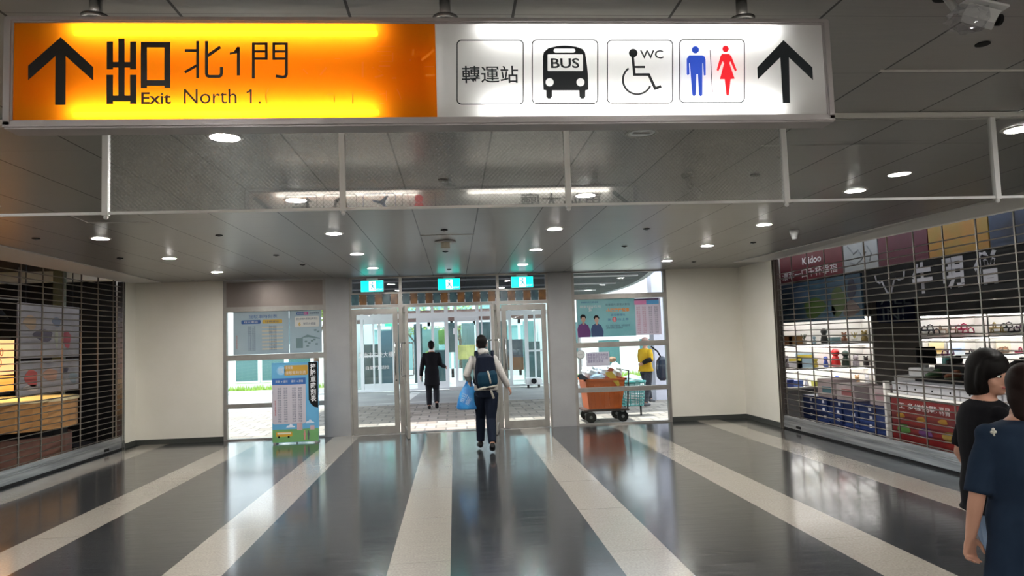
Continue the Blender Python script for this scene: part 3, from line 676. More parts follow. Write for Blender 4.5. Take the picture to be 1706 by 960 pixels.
# spot strip lights under the header
TR = mat('small_spot_glow', (1, 1, 1), .5, emit=(1, .98, .95), es=6)
for k, (y, z) in enumerate(((8.65, 1.99), (8.2, 2.03), (7.75, 2.05), (7.3, 2.1))):
    o = empty('spot_lamp', (6.9, y, z+.12), ['small ceiling spot lamp below the far end of header board', 'small ceiling spot lamp below the second header character', 'small ceiling spot lamp below the third header character', 'small ceiling spot lamp right of the header characters'][k], 'spot lamp', 'spot lamps in the right shop')
    MB().cyl((0, 0, .03), .05, .09, 16).build('housing', LGREY, o, True, True); MB().cyl((0, 0, -.02), .04, .006, 16).build('lens', TR, o, True); MB().cyl((0, 0, .5), .006, .9, 6).build('rod', GREY, o, True)

# lit shelving on the end wall
SHW = mat('shelf_white', (.82, .80, .76), .5); SHL = mat('shelf_strip_light', (1, 1, 1), .5, emit=(1, .98, .95), es=11)
def shelving(x0, x1, z0, z1, shelves, label, uprights):
    o = empty('lit_shelf_unit', ((x0+x1)/2, 12.8, 0), label, 'shelf unit', 'lit shelf units on the shop end wall')
    MB().box(x0, x1, 13.06, 13.09, z0, z1).build('back_panel', SHW, o)
    for x in uprights: MB().box(x-.015, x+.015, 12.72, 13.06, 0, z1).build('side_panel', SHW, o)
    for z in shelves:
        MB().box(x0, x1, 12.7, 13.06, z-.03, z).build('shelf', SHW, o)
    for z in shelves[1:]+[z1]:
        MB().box(x0+.05, x1-.05, 12.80, 12.83, z-.048, z-.033).build('strip_light', SHL, o)
    MB().box(x0, x1, 12.7, 13.06, z1-.03, z1).build('top_panel', LGREY, o)
    return o
shelving(5.9, 7.72, .50, 1.86, [.58, .92, 1.36], 'brightly lit white shelf unit with small goods at the far corner', (5.9, 7.72))
shelving(8.66, 11.3, .45, 1.83, [.60, 1.05, 1.40], 'brightly lit white shelf unit showing sandals beyond the header board', (8.66, 10.0, 11.3))
pc = MB().box(7.75, 8.63, 12.75, 13.08, 0, 3.1); struct('trim_12', pc, mat('grey_brown_pillar', (.27, .25, .23), .5))
bp = empty('blue_letter_panel', (8.2, 12.73, 1.8), 'dark blue panel with pale vertical lettering on the shop pillar', 'panel')
MB().box(7.83, 8.58, 12.70, 12.74, 1.70, 2.32, .02).build('panel_board', mat('navy_panel', (.015, .03, .11), .4), bp)
text('panel_lettering', 'ALL\nIN!', (8.2, 12.699, 2.0), .6, .5, mat('panel_ink', (.35, .42, .5), .5), bp)
rc = random.Random(3)
def sandal(c, col, rz, label, tilt=0):
    o = empty('sandal', c, label, 'sandal', 'sandals on the lit shelves', rz)
    m = mat('sandal_%02d%02d%02d' % tuple(int(q*99) for q in col), col, .5)
    s_ = MB(); pts = [(.042*math.cos(a)*(1+.2*math.sin(a)), .12*math.sin(a), 0) for a in [2*PI*k/20 for k in range(20)]]; s_.poly(pts, (0, 0, .022)); s_.build('sole', m, o, True)
    for y, h in ((.05, .055), (-.06, .07)):
        MB().tube([(-.042, y, .015), (-.03, y, h), (0, y, h+.012), (.03, y, h), (.042, y, .015)], .009, 6).build('strap', m, o, True, True)
    o.scale = (1.45, 1.45, 1.45)
    return o
n = 0
SD = [((.02, .02, .03), 'dark'), ((.35, .25, .18), 'tan'), ((.5, .02, .10), 'magenta'), ((.4, .3, .1), 'gold'), ((.03, .03, .03), 'black'), ((.15, .05, .12), 'plum')]
for i, x in enumerate((8.95, 9.3, 9.63, 10.2, 10.55, 10.95)):
    col, nm = SD[i % 6]
    for j, (z, hh) in enumerate(((1.49, 'upper'), (1.41, 'lower'))):
        sandal((x, 12.95-.09*j*2+.0, z+.03), col, PI/2+.35*(-1)**i, f'{nm} strappy sandal, top sandal shelf, {hh} of pair, {["first", "second", "third", "fourth", "fifth", "last"][i]} from the pillar', 0)
for i, x in enumerate((8.9, 9.25, 9.8, 10.35, 10.8)):
    col, nm = SD[(i+4) % 6]
    sandal((x, 12.85, 1.055), col, PI/2-.3*(-1)**i, f'{nm} strappy sandal on middle sandal shelf, {["first", "second", "third", "fourth", "last"][i]} from the pillar')
# cards on the middle sandal shelf
for i, (x, w, c, nm) in enumerate(((9.15, .30, (.75, .62, .35), 'cream'), (9.55, .34, (.7, .78, .85), 'pale blue'), (10.5, .3, (.8, .75, .6), 'ivory'))):
    o = empty('display_card', (x, 12.95, 1.05), f'{nm} display card standing on the middle sandal shelf', 'card', 'display cards')
    MB().box(x-w/2, x+w/2, 13.0, 13.01, 1.05, 1.30).build('card_face', mat('card_'+nm.replace(' ', '_'), c, .5), o)
    blob2 = MB().box(x-.09, x+.09, 12.995, 13.0, 1.12, 1.17).build('printed_shape', mat('card_print_%d' % i, [(.6, .4, .1), (.15, .3, .6), (.4, .2, .1)][i], .5), o)
# small goods on the left lit shelves: each item a shape of its own
def goods(kind, x, z, col, s, label):
    y = 12.86; m = mat('goods_%s_%02d%02d%02d' % (kind, *[int(q*99) for q in col]), col, .5)
    o = empty(kind, (x, y, z), label, kind.replace('_', ' '), 'small goods on the lit left shelves')
    if kind == 'gift_box':
        MB().box(-.09*s, .09*s, -.06, .06, 0, .10*s, .004).build('box_body', m, o, True); MB().box(-.093*s, .093*s, -.063, .063, .075*s, .105*s, .004).build('lid', m, o, True)
    elif kind == 'toy_figure':
        MB().tube([(0, 0, 0), (0, 0, .03*s), (0, 0, .10*s), (0, 0, .13*s)], [.04*s, .05*s, .035*s, .02*s], 12).build('body', m, o, True, True)
        MB().ball((0, 0, .155*s), .042*s).build('head', m, o, True, smooth=True)
    elif kind == 'picture_book':
        MB().box(-.11*s, .11*s, .0, .018, 0, .17*s).build('cover', m, o, True); MB().box(-.10*s, .10*s, -.002, 0, .11*s, .15*s).build('cover_band', mat('cover_band', (.8, .65, .1), .5), o, True)
    elif kind == 'potted_plant':
        MB().tube([(0, 0, 0), (0, 0, .06*s)], [.03*s, .045*s], 12).build('pot', WHITE, o, True, True)
        q = MB()
        for k in range(9):
            a = k*2.4; q.poly([(0, 0, .05*s), (.03*s*math.cos(a+.3), .03*s*math.sin(a+.3), .12*s), (.055*s*math.cos(a), .055*s*math.sin(a), .16*s), (.03*s*math.cos(a-.3), .03*s*math.sin(a-.3), .12*s)])
        q.build('leaves', m, o, True)
    elif kind == 'soft_toy':
        MB().ball((0, 0, .05*s), (.05*s, .045*s, .05*s)).ball((-.03*s, 0, .01*s), .025*s).ball((.03*s, 0, .01*s), .025*s).build('body', m, o, True, smooth=True)
        MB().ball((0, 0, .125*s), .04*s).ball((-.03*s, 0, .165*s), .015*s).ball((.03*s, 0, .165*s), .015*s).build('head', m, o, True, smooth=True)
    return o
rows = {1.36: ('top lit shelf', [('gift_box', (.30, .13, .05), 1.5), ('gift_box', (.45, .26, .10), 1.5), ('potted_plant', (.12, .16, .10), 1.2), ('toy_figure', (.30, .42, .50), .7), ('toy_figure', (.03, .03, .03), 1.4), ('gift_box', (.35, .55, .60), 1.0), ('soft_toy', (.25, .10, .05), 1.1), ('potted_plant', (.5, .4, .1), 1.2), ('soft_toy', (.25, .18, .05), 1.2)]),
        .92: ('middle lit shelf', [('soft_toy', (.15, .12, .14), 1.3), ('picture_book', (.72, .70, .75), 1.2), ('picture_book', (.40, .55, .65), 1.6), ('toy_figure', (.45, .35, .05), .9), ('toy_figure', (.05, .10, .45), 1.0), ('toy_figure', (.75, .03, .03), 1.7), ('toy_figure', (.02, .05, .04), 1.5), ('soft_toy', (.5, .45, .5), 1.2), ('soft_toy', (.04, .03, .03), 1.0)]),
        .58: ('bottom lit shelf', [('gift_box', (.05, .08, .30), 1.3), ('gift_box', (.12, .20, .55), 1.1), ('toy_figure', (.45, .45, .5), .8), ('gift_box', (.55, .55, .10), .9), ('gift_box', (.05, .50, .50), 1.0), ('toy_figure', (.10, .15, .5), .9), ('gift_box', (.65, .40, .05), .9), ('soft_toy', (.5, .3, .15), 1.0), ('soft_toy', (.6, .6, .65), 1.0)])}
ORD = ['first', 'second', 'third', 'fourth', 'fifth', 'sixth', 'seventh', 'eighth', 'last']
CN = lambda c: 'dark' if max(c) < .2 else ('red' if c[0] > 2*max(c[1], c[2]) else 'blue' if c[2] > 1.3*c[0] else 'brown' if c[0] > 1.5*c[2] else 'pale grey')
for z, (rn, it) in rows.items():
    for i, (k, c, s) in enumerate(it):
        goods(k, 6.08+i*.195, z, c, s, f'{CN(c)} {k.replace("_", " ")} on the {rn}, {ORD[i]} item from the corner wall')

# stacked blue shoe boxes and pale cartons at the grille
NAVY = mottled('navy_shoe_box', (.006, .015, .075), (.010, .028, .11), 6, .45); RED_ = mat('red_label', (.45, .02, .04), .5); LBL = mat('white_label', (.6, .6, .65), .5); BLUE2 = mat('mid_blue_shoe_box', (.03, .14, .38), .45)
bx0 = None
for i in range(6):
    for j in range(4):
        y = 12.05-i*.435; z = j*.125
        if bx0 is None:
            bx0 = empty('shoe_box', (6.25, y, z), '', 'shoe box', 'blue shoe boxes stacked behind the right grille')
            MB().box(-.17, .17, -.2, .2, 0, .095).build('box_body', NAVY, bx0, True); MB().box(-.175, .175, -.205, .205, .085, .12, .003).build('lid', NAVY, bx0, True)
            MB().box(-.172, -.17, -.12, -.05, .03, .075).build('size_label', LBL, bx0, True); c = bx0
        else: c = copy_tree(bx0); c.location = (6.25+rc.uniform(-.02, .02), y, z)
        c['label'] = f'navy blue shoe box behind right grille, {["bottom", "second", "third", "top"][j]} layer, {["first", "second", "third", "fourth", "fifth", "sixth"][i]} stack from the corner'
PINK = mottled('pale_pink_carton', (.42, .36, .36), (.52, .42, .42), 5, .6)
for i, (y, h) in enumerate(((11.5, .30), (10.9, .26), (9.98, .27))):
    o = empty('pink_carton', (6.3, y, .5), f'pale pink printed carton on top of blue shoe boxes, {["farthest", "middle", "nearest"][i]} of three', 'carton', 'pink cartons on the shoe boxes')
    MB().box(-.2, .2, -.26, .26, 0, h, .006).build('carton_body', PINK, o, True)
    MB().box(-.204, -.2, -.18, .1, .08, .18).build('printed_patch', mat('carton_print_%d' % i, [(.1, .22, .26), (.35, .12, .12), (.4, .25, .27)][i], .5), o, True)
    MB().box(-.2, .2, -.01, .01, h-.001, h+.002).build('tape', mat('carton_tape', (.35, .3, .25), .4), o, True)
# display counter with red poster front
dc = empty('display_counter', (6.3, 7.6, 0), 'shop display counter with a red printed front behind right grille', 'counter')
MB().box(5.99, 6.9, 5.4, 9.56, 0, .69).build('counter_body', BLACK, dc); MB().box(5.97, 6.92, 5.4, 9.58, .69, .715).build('counter_top', SHW, dc)
MB().box(5.95, 6.02, 9.59, 9.64, 0, .88).build('edge_post', WHITE, dc)
MB().box(5.965, 5.985, 5.9, 9.50, .08, .66).build('red_poster_front', mottled('red_poster_print', (.14, .004, .008), (.17, .012, .006), 1.5, .4, (1, 2, 1)), dc)['label'] = 'red poster front'
text('poster_lettering', '工 多樣挑戰', (5.964, 8.95, .575), .78, .085, INKW, dc, '-x', .01); text('poster_lettering', '夏日\n特賣', (5.964, 8.42, .57), .2, .1, INKW, dc, '-x')
for i in range(6):
    blob('gold_badge', dc, 5.964, 9.3-i*.42, .44-.01*(i % 2), .085, .035, mat('gold_print', (.38, .20, .02), .5), -1)
    blob('fruit_picture', dc, 5.964, 9.25-i*.45, .27, .13, .07, mat('fruit_print_%d' % i, [(.06, .16, .03), (.10, .03, .12), (.25, .16, .03), (.06, .07, .12), (.25, .05, .02), (.15, .15, .03)][i], .5), -1)
w0 = None
for i in range(10):
    y = 9.36-i*.335
    if w0 is None:
        w0 = empty('white_shoe_box', (6.14, y, .72), '', 'shoe box', 'white shoe boxes along the counter')
        MB().box(-.13, .13, -.155, .155, 0, .13).build('box_body', mat('white_card', (.60, .60, .63), .5), w0, True); MB().box(-.135, .135, -.16, .16, .115, .16, .003).build('lid', MATS['white_card'], w0, True)
        MB().cyl((-.131, 0, .08), .014, .004, 12, 'x').build('finger_hole', BLACK, w0, True); c = w0
    else: c = copy_tree(w0); c.location = (6.14, y, .72)
    c['label'] = f'white shoe box with a round finger hole on counter, {["first", "second", "third", "fourth", "fifth", "sixth", "seventh", "eighth", "ninth", "last"][i]} from the far end'
st = empty('display_step', (6.6, 7.5, .72), 'stepped black shoe display riser standing on the counter', 'display riser')
MB().box(6.30, 6.6, 5.4, 9.45, .72, .93).build('lower_step', BLACK, st); MB().box(6.6, 6.9, 5.4, 9.45, .72, 1.10).build('upper_step', BLACK, st)
def shoe(c, rz, m, m2, label, name='shoe', grp='shoes on the counter riser'):
    o = empty(name, c, label, 'shoe', grp, rz)
    MB().tube([(0, -.13, .045), (0, -.10, .05), (0, -.02, .05), (0, .06, .04), (0, .12, .03), (0, .135, .025)], [(.022, .035), (.034, .045), (.036, .045), (.04, .035), (.032, .022), (.015, .012)], 12).tube([(0, -.07, .06), (0, -.07, .11)], [(.035, .05), (.03, .042)], 12).build('upper', m, o, True, True, .006, 3)
    s_ = MB(); s_.poly([((.036+.006*math.sin(a))*math.cos(a), .135*math.sin(a), 0) for a in [2*PI*k/20 for k in range(20)]], (0, 0, .022)); s_.build('sole', m2, o, True)
    return o
SH = [mat('black_shoe', (.015, .015, .015), .4), mat('dark_green_shoe', (.05, .10, .05), .5), mat('brown_shoe', (.16, .06, .03), .5), mat('dark_red_shoe', (.16, .02, .04), .5)]
s0 = {}
for i in range(10):
    for j, (z, x) in enumerate(((.934, 6.44), (1.104, 6.75))):
        m = SH[0] if j else SH[(1, 2, 1, 1, 3, 1, 3, 3, 2, 1)[i]]; nm = m.name.replace('_', ' ')
        y = 9.25-i*.37
        if m.name not in s0: c = s0[m.name] = shoe((x, y, z), PI/2+.2, m, SH[0] if j else mat('olive_sole', (.12, .13, .08), .6), '')
        else: c = copy_tree(s0[m.name]); c.location = (x, y, z)
        c['label'] = f'{nm} on the {["lower", "upper"][j]} display step, {["first", "second", "third", "fourth", "fifth", "sixth", "seventh", "eighth", "ninth", "last"][i]} from the far end'
rg = empty('cash_register', (7.3, 10.6, 0), 'pale cash register on a small desk in front of the shop pillar', 'cash register')
MB().box(6.95, 7.7, 10.3, 10.95, 0, .86, .01).build('desk', LGREY, rg); MB().box(7.1, 7.5, 10.45, 10.8, .86, .98, .01).build('drawer', PURE, rg)
sc_ = MB().box(7.12, 7.44, 10.6, 10.63, 1.03, 1.30, .006).build('screen', BLACK, rg); MB().box(7.25, 7.31, 10.6, 10.66, .97, 1.05).build('screen_stand', GREY, rg); MB().box(7.52, 7.62, 10.5, 10.6, .86, 1.15, .01).build('teal_bottle', mat('teal_plastic', (.08, .35, .33), .3), rg)

# ================================================================== OUTSIDE
struct('floor_paving', MB().box(-30, 30, D+.08, 19.45, -.1, -.02), PAVER)
struct('floor_road', MB().box(-30, 30, 19.45, 45, -.1, -.03), mottled('concrete_road', (.30, .30, .30), (.38, .38, .37), .8, .8))
struct('trim_13', MB().box(-30, -4.1, 26.0, 26.25, -.05, .10), LGREY); struct('trim_14', MB().box(4.2, 30, 25.8, 26.05, -.05, .10), LGREY)
LINE = mat('road_paint', (.75, .75, .72), .7)
struct('trim_15', MB().poly([(-1.7, 20.3, -.028), (-1.35, 20.3, -.028), (-1.15, 24.0, -.028), (-1.45, 24.0, -.028)]).poly([(-2.2, 20.0, -.028), (-.5, 20.2, -.028), (-.5, 20.35, -.028), (-2.2, 20.15, -.028)]).poly([(-2.2, 23.4, -.028), (-.5, 23.6, -.028), (-.5, 23.75, -.028), (-2.2, 23.55, -.028)]), LINE)
# canopy with slatted underside
cp = empty('entrance_canopy', (-.3, 20, 3.03), 'dark slatted entrance canopy outside the doors with curved edge on the right', 'canopy')
q = MB(); SLAT = mat('dark_canopy_slat', (.010, .011, .016), .6, spec=.2)
def edge(y): t = (y-15.1)/9.4; return 4.35+.55*t+.35*math.sin(t*PI)
y = 15.2
while y < 24.4:
    e = edge(y)-.05
    q.box(-4.0, e, y, y+.30, 3.03, 3.09); y += .36
q.build('slats', SLAT, cp)
q = MB(); q.poly([(-4.05, 15.1, 3.14)]+[(edge(15.1+k/16*9.4), 15.1+k/16*9.4, 3.14) for k in range(17)]+[(-4.05, 24.5, 3.14)], (0, 0, .1)); q.build('roof_deck', SLAT, cp)
q = MB(); q.tube([(edge(15.1+k/16*9.4), 15.1+k/16*9.4, 3.09) for k in range(17)], .09, 8); q.build('curved_edge_beam', mat('canopy_beam_grey', (.2, .2, .23), .4), cp)
q = MB()
for y in (16.3, 18.6, 21.3): q.box(-3.9, 4.3, y, y+.06, 3.0, 3.03)
q.build('light_batten', mat('canopy_batten', (.7, .7, .72), .5), cp)
for k, (x, y) in enumerate(((-3.95, 23.9), (4.2, 23.9))):
    MB().cyl((x, y, 1.5), .07, 3.04, 14).build('post', LGREY, cp, smooth=True)

# second glazed building
Y2 = 24.6
gbld = empty('glazed_building', (0, Y2, 0), 'white framed glass entrance building across the paved court', 'building')
q = MB(); q.box(-3.55, 3.35, Y2-.06, Y2+.1, 2.44, 2.60).box(-3.55, 3.35, Y2-.06, Y2+.1, 2.84, 3.25).box(-3.55, 3.35, Y2-.06, Y2+.1, 0, .07)
fx = [(603, .10), (622, .05), (632, .09), (656, .10), (697, .13), (721, .09), (744, .13), (760, .10), (796, .10), (803, .05), (820, .12), (850, .10), (877, .12), (891, .05), (905, .09)]
for px, w in fx:
    x = un(px, 560, 1, Y2).x; q.box(x-w/2, x+w/2, Y2-.05, Y2+.08, 0, 2.9)
q.box(-3.4, 3.2, Y2-.04, Y2+.06, 1.20, 1.26) if False else None
q.build('white_frame', FRAMEW, gbld)
for px0, px1 in ((603, 632), (877, 905)):
    a, c = un(px0, 560, 1, Y2).x, un(px1, 560, 1, Y2).x; MB().box(a, c, Y2-.03, Y2+.05, 1.17, 1.23).build('door_rail', FRAMEW, gbld)
for px0, px1 in ((606, 656), (700, 742), (762, 795), (826, 848)):
    a, c = un(px0, 560, 1, Y2).x, un(px1, 560, 1, Y2).x
    for z0, z1 in ((.05, .27), (2.28, 2.44)): MB().box(a, c, Y2-.04, Y2+.06, z0, z1).build('door_rail', FRAMEW, gbld)
MB().box(-3.5, 3.3, Y2+.01, Y2+.02, .07, 2.86).build('glass_front', GLASS_C if False else mk_glass('pale_teal_glass', (.92, .98, .98), .05), gbld)
MB().box(-3.55, 3.35, Y2, 32, 3.25, 3.28).build('daylight_glass_roof', GLASS, gbld)  # unseen roof, made clear to let daylight brighten the hall inside
for x in (-3.55, 3.3): MB().box(x, x+.05, Y2+.1, 32, 0, 3.25).build('side_wall', FRAMEW, gbld)
q = MB(); q.box(-3.5, 3.3, 31.9, 32.0, 2.3, 2.6).box(-3.5, 3.3, 31.9, 32.0, 0, .4)
for x in (-3.3, -2.2, -1.1, -.1, .9, 1.9, 2.9): q.box(x-.06, x+.06, 31.9, 32.0, 0, 3.2)
q.build('rear_frame', FRAMEW, gbld)
MB().box(-3.5, 3.3, 31.94, 31.95, .4, 3.2).build('rear_glass', GLASS_C, gbld)
TEALW = mottled('turquoise_panel', (.16, .33, .32), (.26, .42, .40), 1.5, .5)
for x0, x1, z0, z1, m, nm in ((-2.9, -1.9, .05, 2.1, mat('slate_blue_panel', (.08, .15, .20), .5), 'slate_panel'), (-1.25, -.6, .8, 2.1, TEALW, 'turquoise_panel'), (.3, .8, 0, 2.3, mat('grey_teal_panel', (.16, .25, .25), .5), 'grey_panel'), (1.9, 2.7, .9, 1.6, mat('dark_display', (.05, .06, .08), .4), 'dark_display'), (1.9, 2.7, .4, .9, mat('brown_display', (.18, .08, .04), .5), 'brown_display'), (2.75, 3.2, 0, 2.3, TEALW, 'turquoise_panel')):
    MB().box(x0, x1, 28.2, 28.6, z0, z1).build(nm, m, gbld)
DT = mottled('dark_teal_partition', (.03, .06, .065), (.06, .10, .11), 2, .4)
for x0, x1, z0, z1, yy in ((-3.4, -2.7, .1, 1.6, 27.0), (-2.3, -1.75, .1, 2.3, 26.8), (-1.5, -1.2, .1, 2.3, 27.2), (-.9, -.35, .1, 1.3, 27.0), (-.25, .05, 1.2, 2.3, 27.0), (.95, 1.55, .1, 2.3, 27.4), (1.75, 2.0, .1, 2.3, 27.0), (2.75, 3.2, .1, 1.5, 26.8)):
    MB().box(x0, x1, yy, yy+.08, z0, z1).build('dark_partition', DT, gbld)
for x0, x1, z, m in ((-1.1, -.3, .7, (.25, .35, .08)), (.1, .8, .9, (.45, .42, .15)), (-.6, 0, 1.5, (.12, .25, .06))):
    MB().box(x0, x1, 27.6, 27.7, z, z+.55, .02).build('green_yellow_display', mottled('display_%d' % int(z*10), m, tuple(c*1.5 for c in m), 3, .5), gbld)
MB().box(-3.5, 3.3, 26.0, 26.15, 2.34, 2.75).build('ceiling_fascia', mat('red_brown_fascia', (.12, .05, .04), .5), gbld)
gl = mat('warm_hall_lamp', (1, 1, 1), .5, emit=(1, .8, .5), es=8)
p = un(632, 541, 1, 26.5); MB().cyl((p.x, 26.5, p.z), .07, .05, 16).build('hall_lamp', gl, gbld)
p = un(647, 541, 1, 25.2); MB().box(p.x-.12, p.x+.12, 25.18, 25.22, p.z-.06, p.z+.06).build('green_exit_light', mat('green_exit_glow', (0, .5, .2), .5, emit=(.05, .8, .35), es=1.2), gbld)
struct('trim_16', MB().box(-.2, .95, 24.2, 24.55, -.03, .08), LGREY)
text('glass_lettering', '1', (un(757, 560, 1, Y2).x, Y2-.055, 1.95), .08, .2, MATS['white_vinyl_lettering'], gbld)

# side buildings
CW = mottled('white_render', (.72, .74, .76), (.80, .81, .82), .7, .7)
WTE = mat('dark_teal_window', (.06, .16, .17), .15); 
lb_ = empty('white_building', (-10, 28, 0), 'white low building with dark teal windows beyond the left window', 'building')
MB().box(-20, -3.7, 28, 34, -.05, 5.5).build('wall', CW, lb_)
def bwin(x0, x1, z0, z1, par, y=28):
    f = MB().box(x0-.06, x1+.06, y-.05, y, z0-.06, z0).box(x0-.06, x1+.06, y-.05, y, z1, z1+.06).box(x0-.06, x0, y-.05, y, z0, z1).box(x1, x1+.06, y-.05, y, z0, z1).build('window', FRAMEW, par)
    MB().box(x0, x1, y-.02, y-.005, z0, z1).build('pane', WTE, f)
for a in (-9.6, -8.25, -7.28, -6.3): bwin(a, a+.82, .36, 1.15, lb_)
for a in (-9.6, -8.25, -7.28, -6.3, -5.0): bwin(a, a+.7, 1.7, 2.7, lb_)
MB().box(-20, -3.7, 27.9, 28, 3.0, 3.15).build('ledge', CW, lb_)
MB().cyl((-8.85, 27.85, 2), .05, 4, 10).build('drain_pipe', LGREY, lb_)
rb = empty('white_building', (9, 28, 0), 'white building with teal windows and roof ledges beyond the right window', 'building')
MB().box(3.7, 22, 28, 34, -.05, 4.1).build('wall', CW, rb); MB().box(3.6, 22.1, 27.85, 34, 4.1, 4.2).build('ledge', CW, rb); MB().box(4.5, 22, 28.4, 34, 4.2, 4.85).build('parapet', CW, rb)
MB().box(4.4, 22, 28.3, 34, 4.85, 4.92).build('ledge', CW, rb)
for a, c, z0, z1 in ((4.55, 4.85, .9, 2.2), (5.65, 6.5, .45, 1.45), (7.3, 8.3, .45, 1.45), (5.3, 6.1, 1.75, 2.4), (6.75, 7.2, 1.75, 2.4), (6.0, 7.2, 1.75, 2.4)): bwin(a, c, z0, z1, rb)
MB().box(6.9, 7.6, 28.3, 28.4, 5.0, 5.5).build('upper_window', WTE, rb)
struct('trim_17', MB().box(5.02, 5.42, 17.8, 18.2, -.02, 6), mat('lavender_column_paint', (.62, .62, .74), .6))
# building added in turquoise for the cyan daylight; trees seen through the glass hall
fb = empty('cyan_daylight_building', (0, 42, 0), 'added building coloured turquoise for the cyan daylight behind the glass hall', 'building')
MB().box(-7, 6, 42, 46, 0, 4.5).build('wall', TEALW, fb); MB().box(-7, 6, 41.8, 42, 2.4, 2.75).build('white_band', CW, fb)
# grass strips
rg_ = random.Random(5)
def grass(name, x0, x1, y0, y1, label):
    q = MB(); q.box(x0, x1, y0, y1, -.04, .06)
    for k in range(1500):
        x, y = rg_.uniform(x0, x1), rg_.uniform(y0, y1); a = rg_.uniform(0, PI); h = rg_.uniform(.08, .24); w = .03
        q.poly([(x-w*math.cos(a), y-w*math.sin(a), .05), (x+w*math.cos(a), y+w*math.sin(a), .05), (x+rg_.uniform(-.05, .05), y+rg_.uniform(-.05, .05), .05+h)])
    return reg(q.build(name, mottled('bright_grass', (.20, .34, .06), (.34, .44, .12), 3, .8)), label, 'grass', None, 'stuff')
grass('grass_strip', -14, -4.1, 26.3, 27.8, 'bright green grass strip before the left white building')
grass('grass_strip', 4.2, 12, 26.1, 27.8, 'bright green grass strip before the right white building')
def tree(x, y, h, r, label, n=700, m=None):
    o = empty('tree', (x, y, 0), label, 'tree', 'trees around the court')
    MB().tube([(0, 0, -.05), (.05, 0, h*.3), (-.03, .05, h*.6), (.1, 0, h*.85)], [.11, .09, .06, .03], 10).tube([(0, 0, h*.4), (.5*r, .1, h*.7)], [.05, .02], 8).tube([(0, 0, h*.45), (-.5*r, -.1, h*.72)], [.05, .02], 8).build('trunk', mat('bark', (.12, .08, .05), .8), o, True, True)
    q = MB()
    for k in range(n):
        u = Vector((rg_.gauss(0, 1), rg_.gauss(0, 1), rg_.gauss(0, 1))).normalized()*r*rg_.uniform(.35, 1); c = Vector((u.x, u.y, h*.8+u.z*.75))
        d = Vector((rg_.uniform(-1, 1), rg_.uniform(-1, 1), rg_.uniform(-.5, .5))).normalized()*.13; e = d.cross(Vector((rg_.uniform(-1, 1), rg_.uniform(-1, 1), 1))).normalized()*.05
        q.poly([c-d, c+e, c+d, c-e])
    q.build('crown', m or mottled('leaf_green', (.18, .30, .05), (.38, .45, .12), 2, .6), o, True); return o
tree(.3, 36.5, 3.6, 1.6, 'yellow-green tree seen through the middle of the glass hall')
tree(-2.0, 38, 3.4, 1.4, 'yellow-green tree seen through the left glass door')
tree(-4.75, 25.0, 3.6, .7, 'slim green tree beside the left poster window', 400)

# ---- exit signs
EXG = mat('exit_sign_teal', (.0, .45, .38), .4, emit=(.0, .72, .60), es=1.15); EXW = mat('exit_sign_white', (.8, .9, .95), .4, emit=(.75, .85, 1), es=1.1); EXD = mat('exit_sign_green_figure', (.02, .2, .2), .4, emit=(.05, .30, .35), es=.8)
e0 = None
for k, (px, py) in enumerate(((620, 477), (748, 473.5), (870, 470))):
    c = un(px, py, 1, D-.16); cx, cz = c.x, c.z
    if e0 is None:
        e0 = empty('exit_sign', (cx, D-.16, cz), '', 'exit sign', 'teal exit signs over the doors')
        MB().box(-.205, .205, .0, .06, -.105, .105, .004).build('housing', PURE, e0, True)
        MB().box(-.198, .198, -.004, 0, -.099, .099).build('lit_face', EXG, e0, True)
        MB().box(-.055, .065, -.006, -.004, -.085, .085).build('white_doorway', EXW, e0, True)
        f = MB()
        for a, b_, w in (((0, .03), (.01, -.02), .03), ((.01, -.02), (.045, -.04), .017), ((.045, -.04), (.05, -.075), .014), ((.0, -.02), (-.02, -.045), .016), ((-.02, -.045), (-.045, -.05), .013), ((0, .025), (.04, .01), .011), ((0, .025), (-.035, .03), .011), ((-.035, .03), (-.045, .005), .010)):
            f.poly([Vector((x, -.0065, z)) for x, z in stroke([a, b_], w)], (0, -.0006, 0))
        f.poly([(.008+.016*math.cos(t), -.0065, .058+.016*math.sin(t)) for t in [2*PI*i/14 for i in range(14)]], (0, -.0006, 0)); f.build('running_figure', EXD, e0, True)
        MB().box(-.10, .10, .005, .055, .105, .145).build('mount_bracket', PURE, e0, True)
        c_ = e0
        t = text('exit_lettering', '出口 EXIT', (cx+.13, D-.165, cz-.06), .11, .035, EXW, e0)
    else: c_ = copy_tree(e0); c_.location = (cx, D-.16, cz)
    c_['label'] = ['teal lit exit sign over the left door, left of three', 'teal lit exit sign over the open middle doorway, middle of three', 'teal lit exit sign over the right door, right of three'][k]

# ---- window posters
def pbox(px0, py0, px1, py1, v): 
    a, c = un(px0, py1, 1, v), un(px1, py0, 1, v); return min(a.x, c.x), max(a.x, c.x), min(a.z, c.z), max(a.z, c.z)
VY = D+.012
PB = mottled('pale_blue_poster', (.30, .40, .46), (.34, .43, .48), 2, .5); INK1 = mat('slate_print', (.05, .08, .14), .5); NAVP = mat('navy_print', (.03, .10, .30), .5); YEL = mat('mustard_print', (.55, .36, .05), .5); CRP = mat('cream_print', (.50, .46, .36), .5); MAG = mat('magenta_print', (.45, .08, .28), .5); GRP = mat('grey_green_print', (.14, .22, .23), .5)
def flat(name, par, x0, x1, z0, z1, m, off, v=None, rnd=0):
    k = MB(); plate(k, ((x0+x1)/2, (VY if v is None else v)-off, (z0+z1)/2), x1-x0, z1-z0, '-y', .0008, 0, rnd); return k.build(name, m, par)
def times(n, seed, f='%02d:%02d'):
    r = random.Random(seed); h = 6; o = []
    for i in range(n): o.append(f % (h+i*14//n, r.choice((0, 10, 20, 30, 40, 50))))
    return o
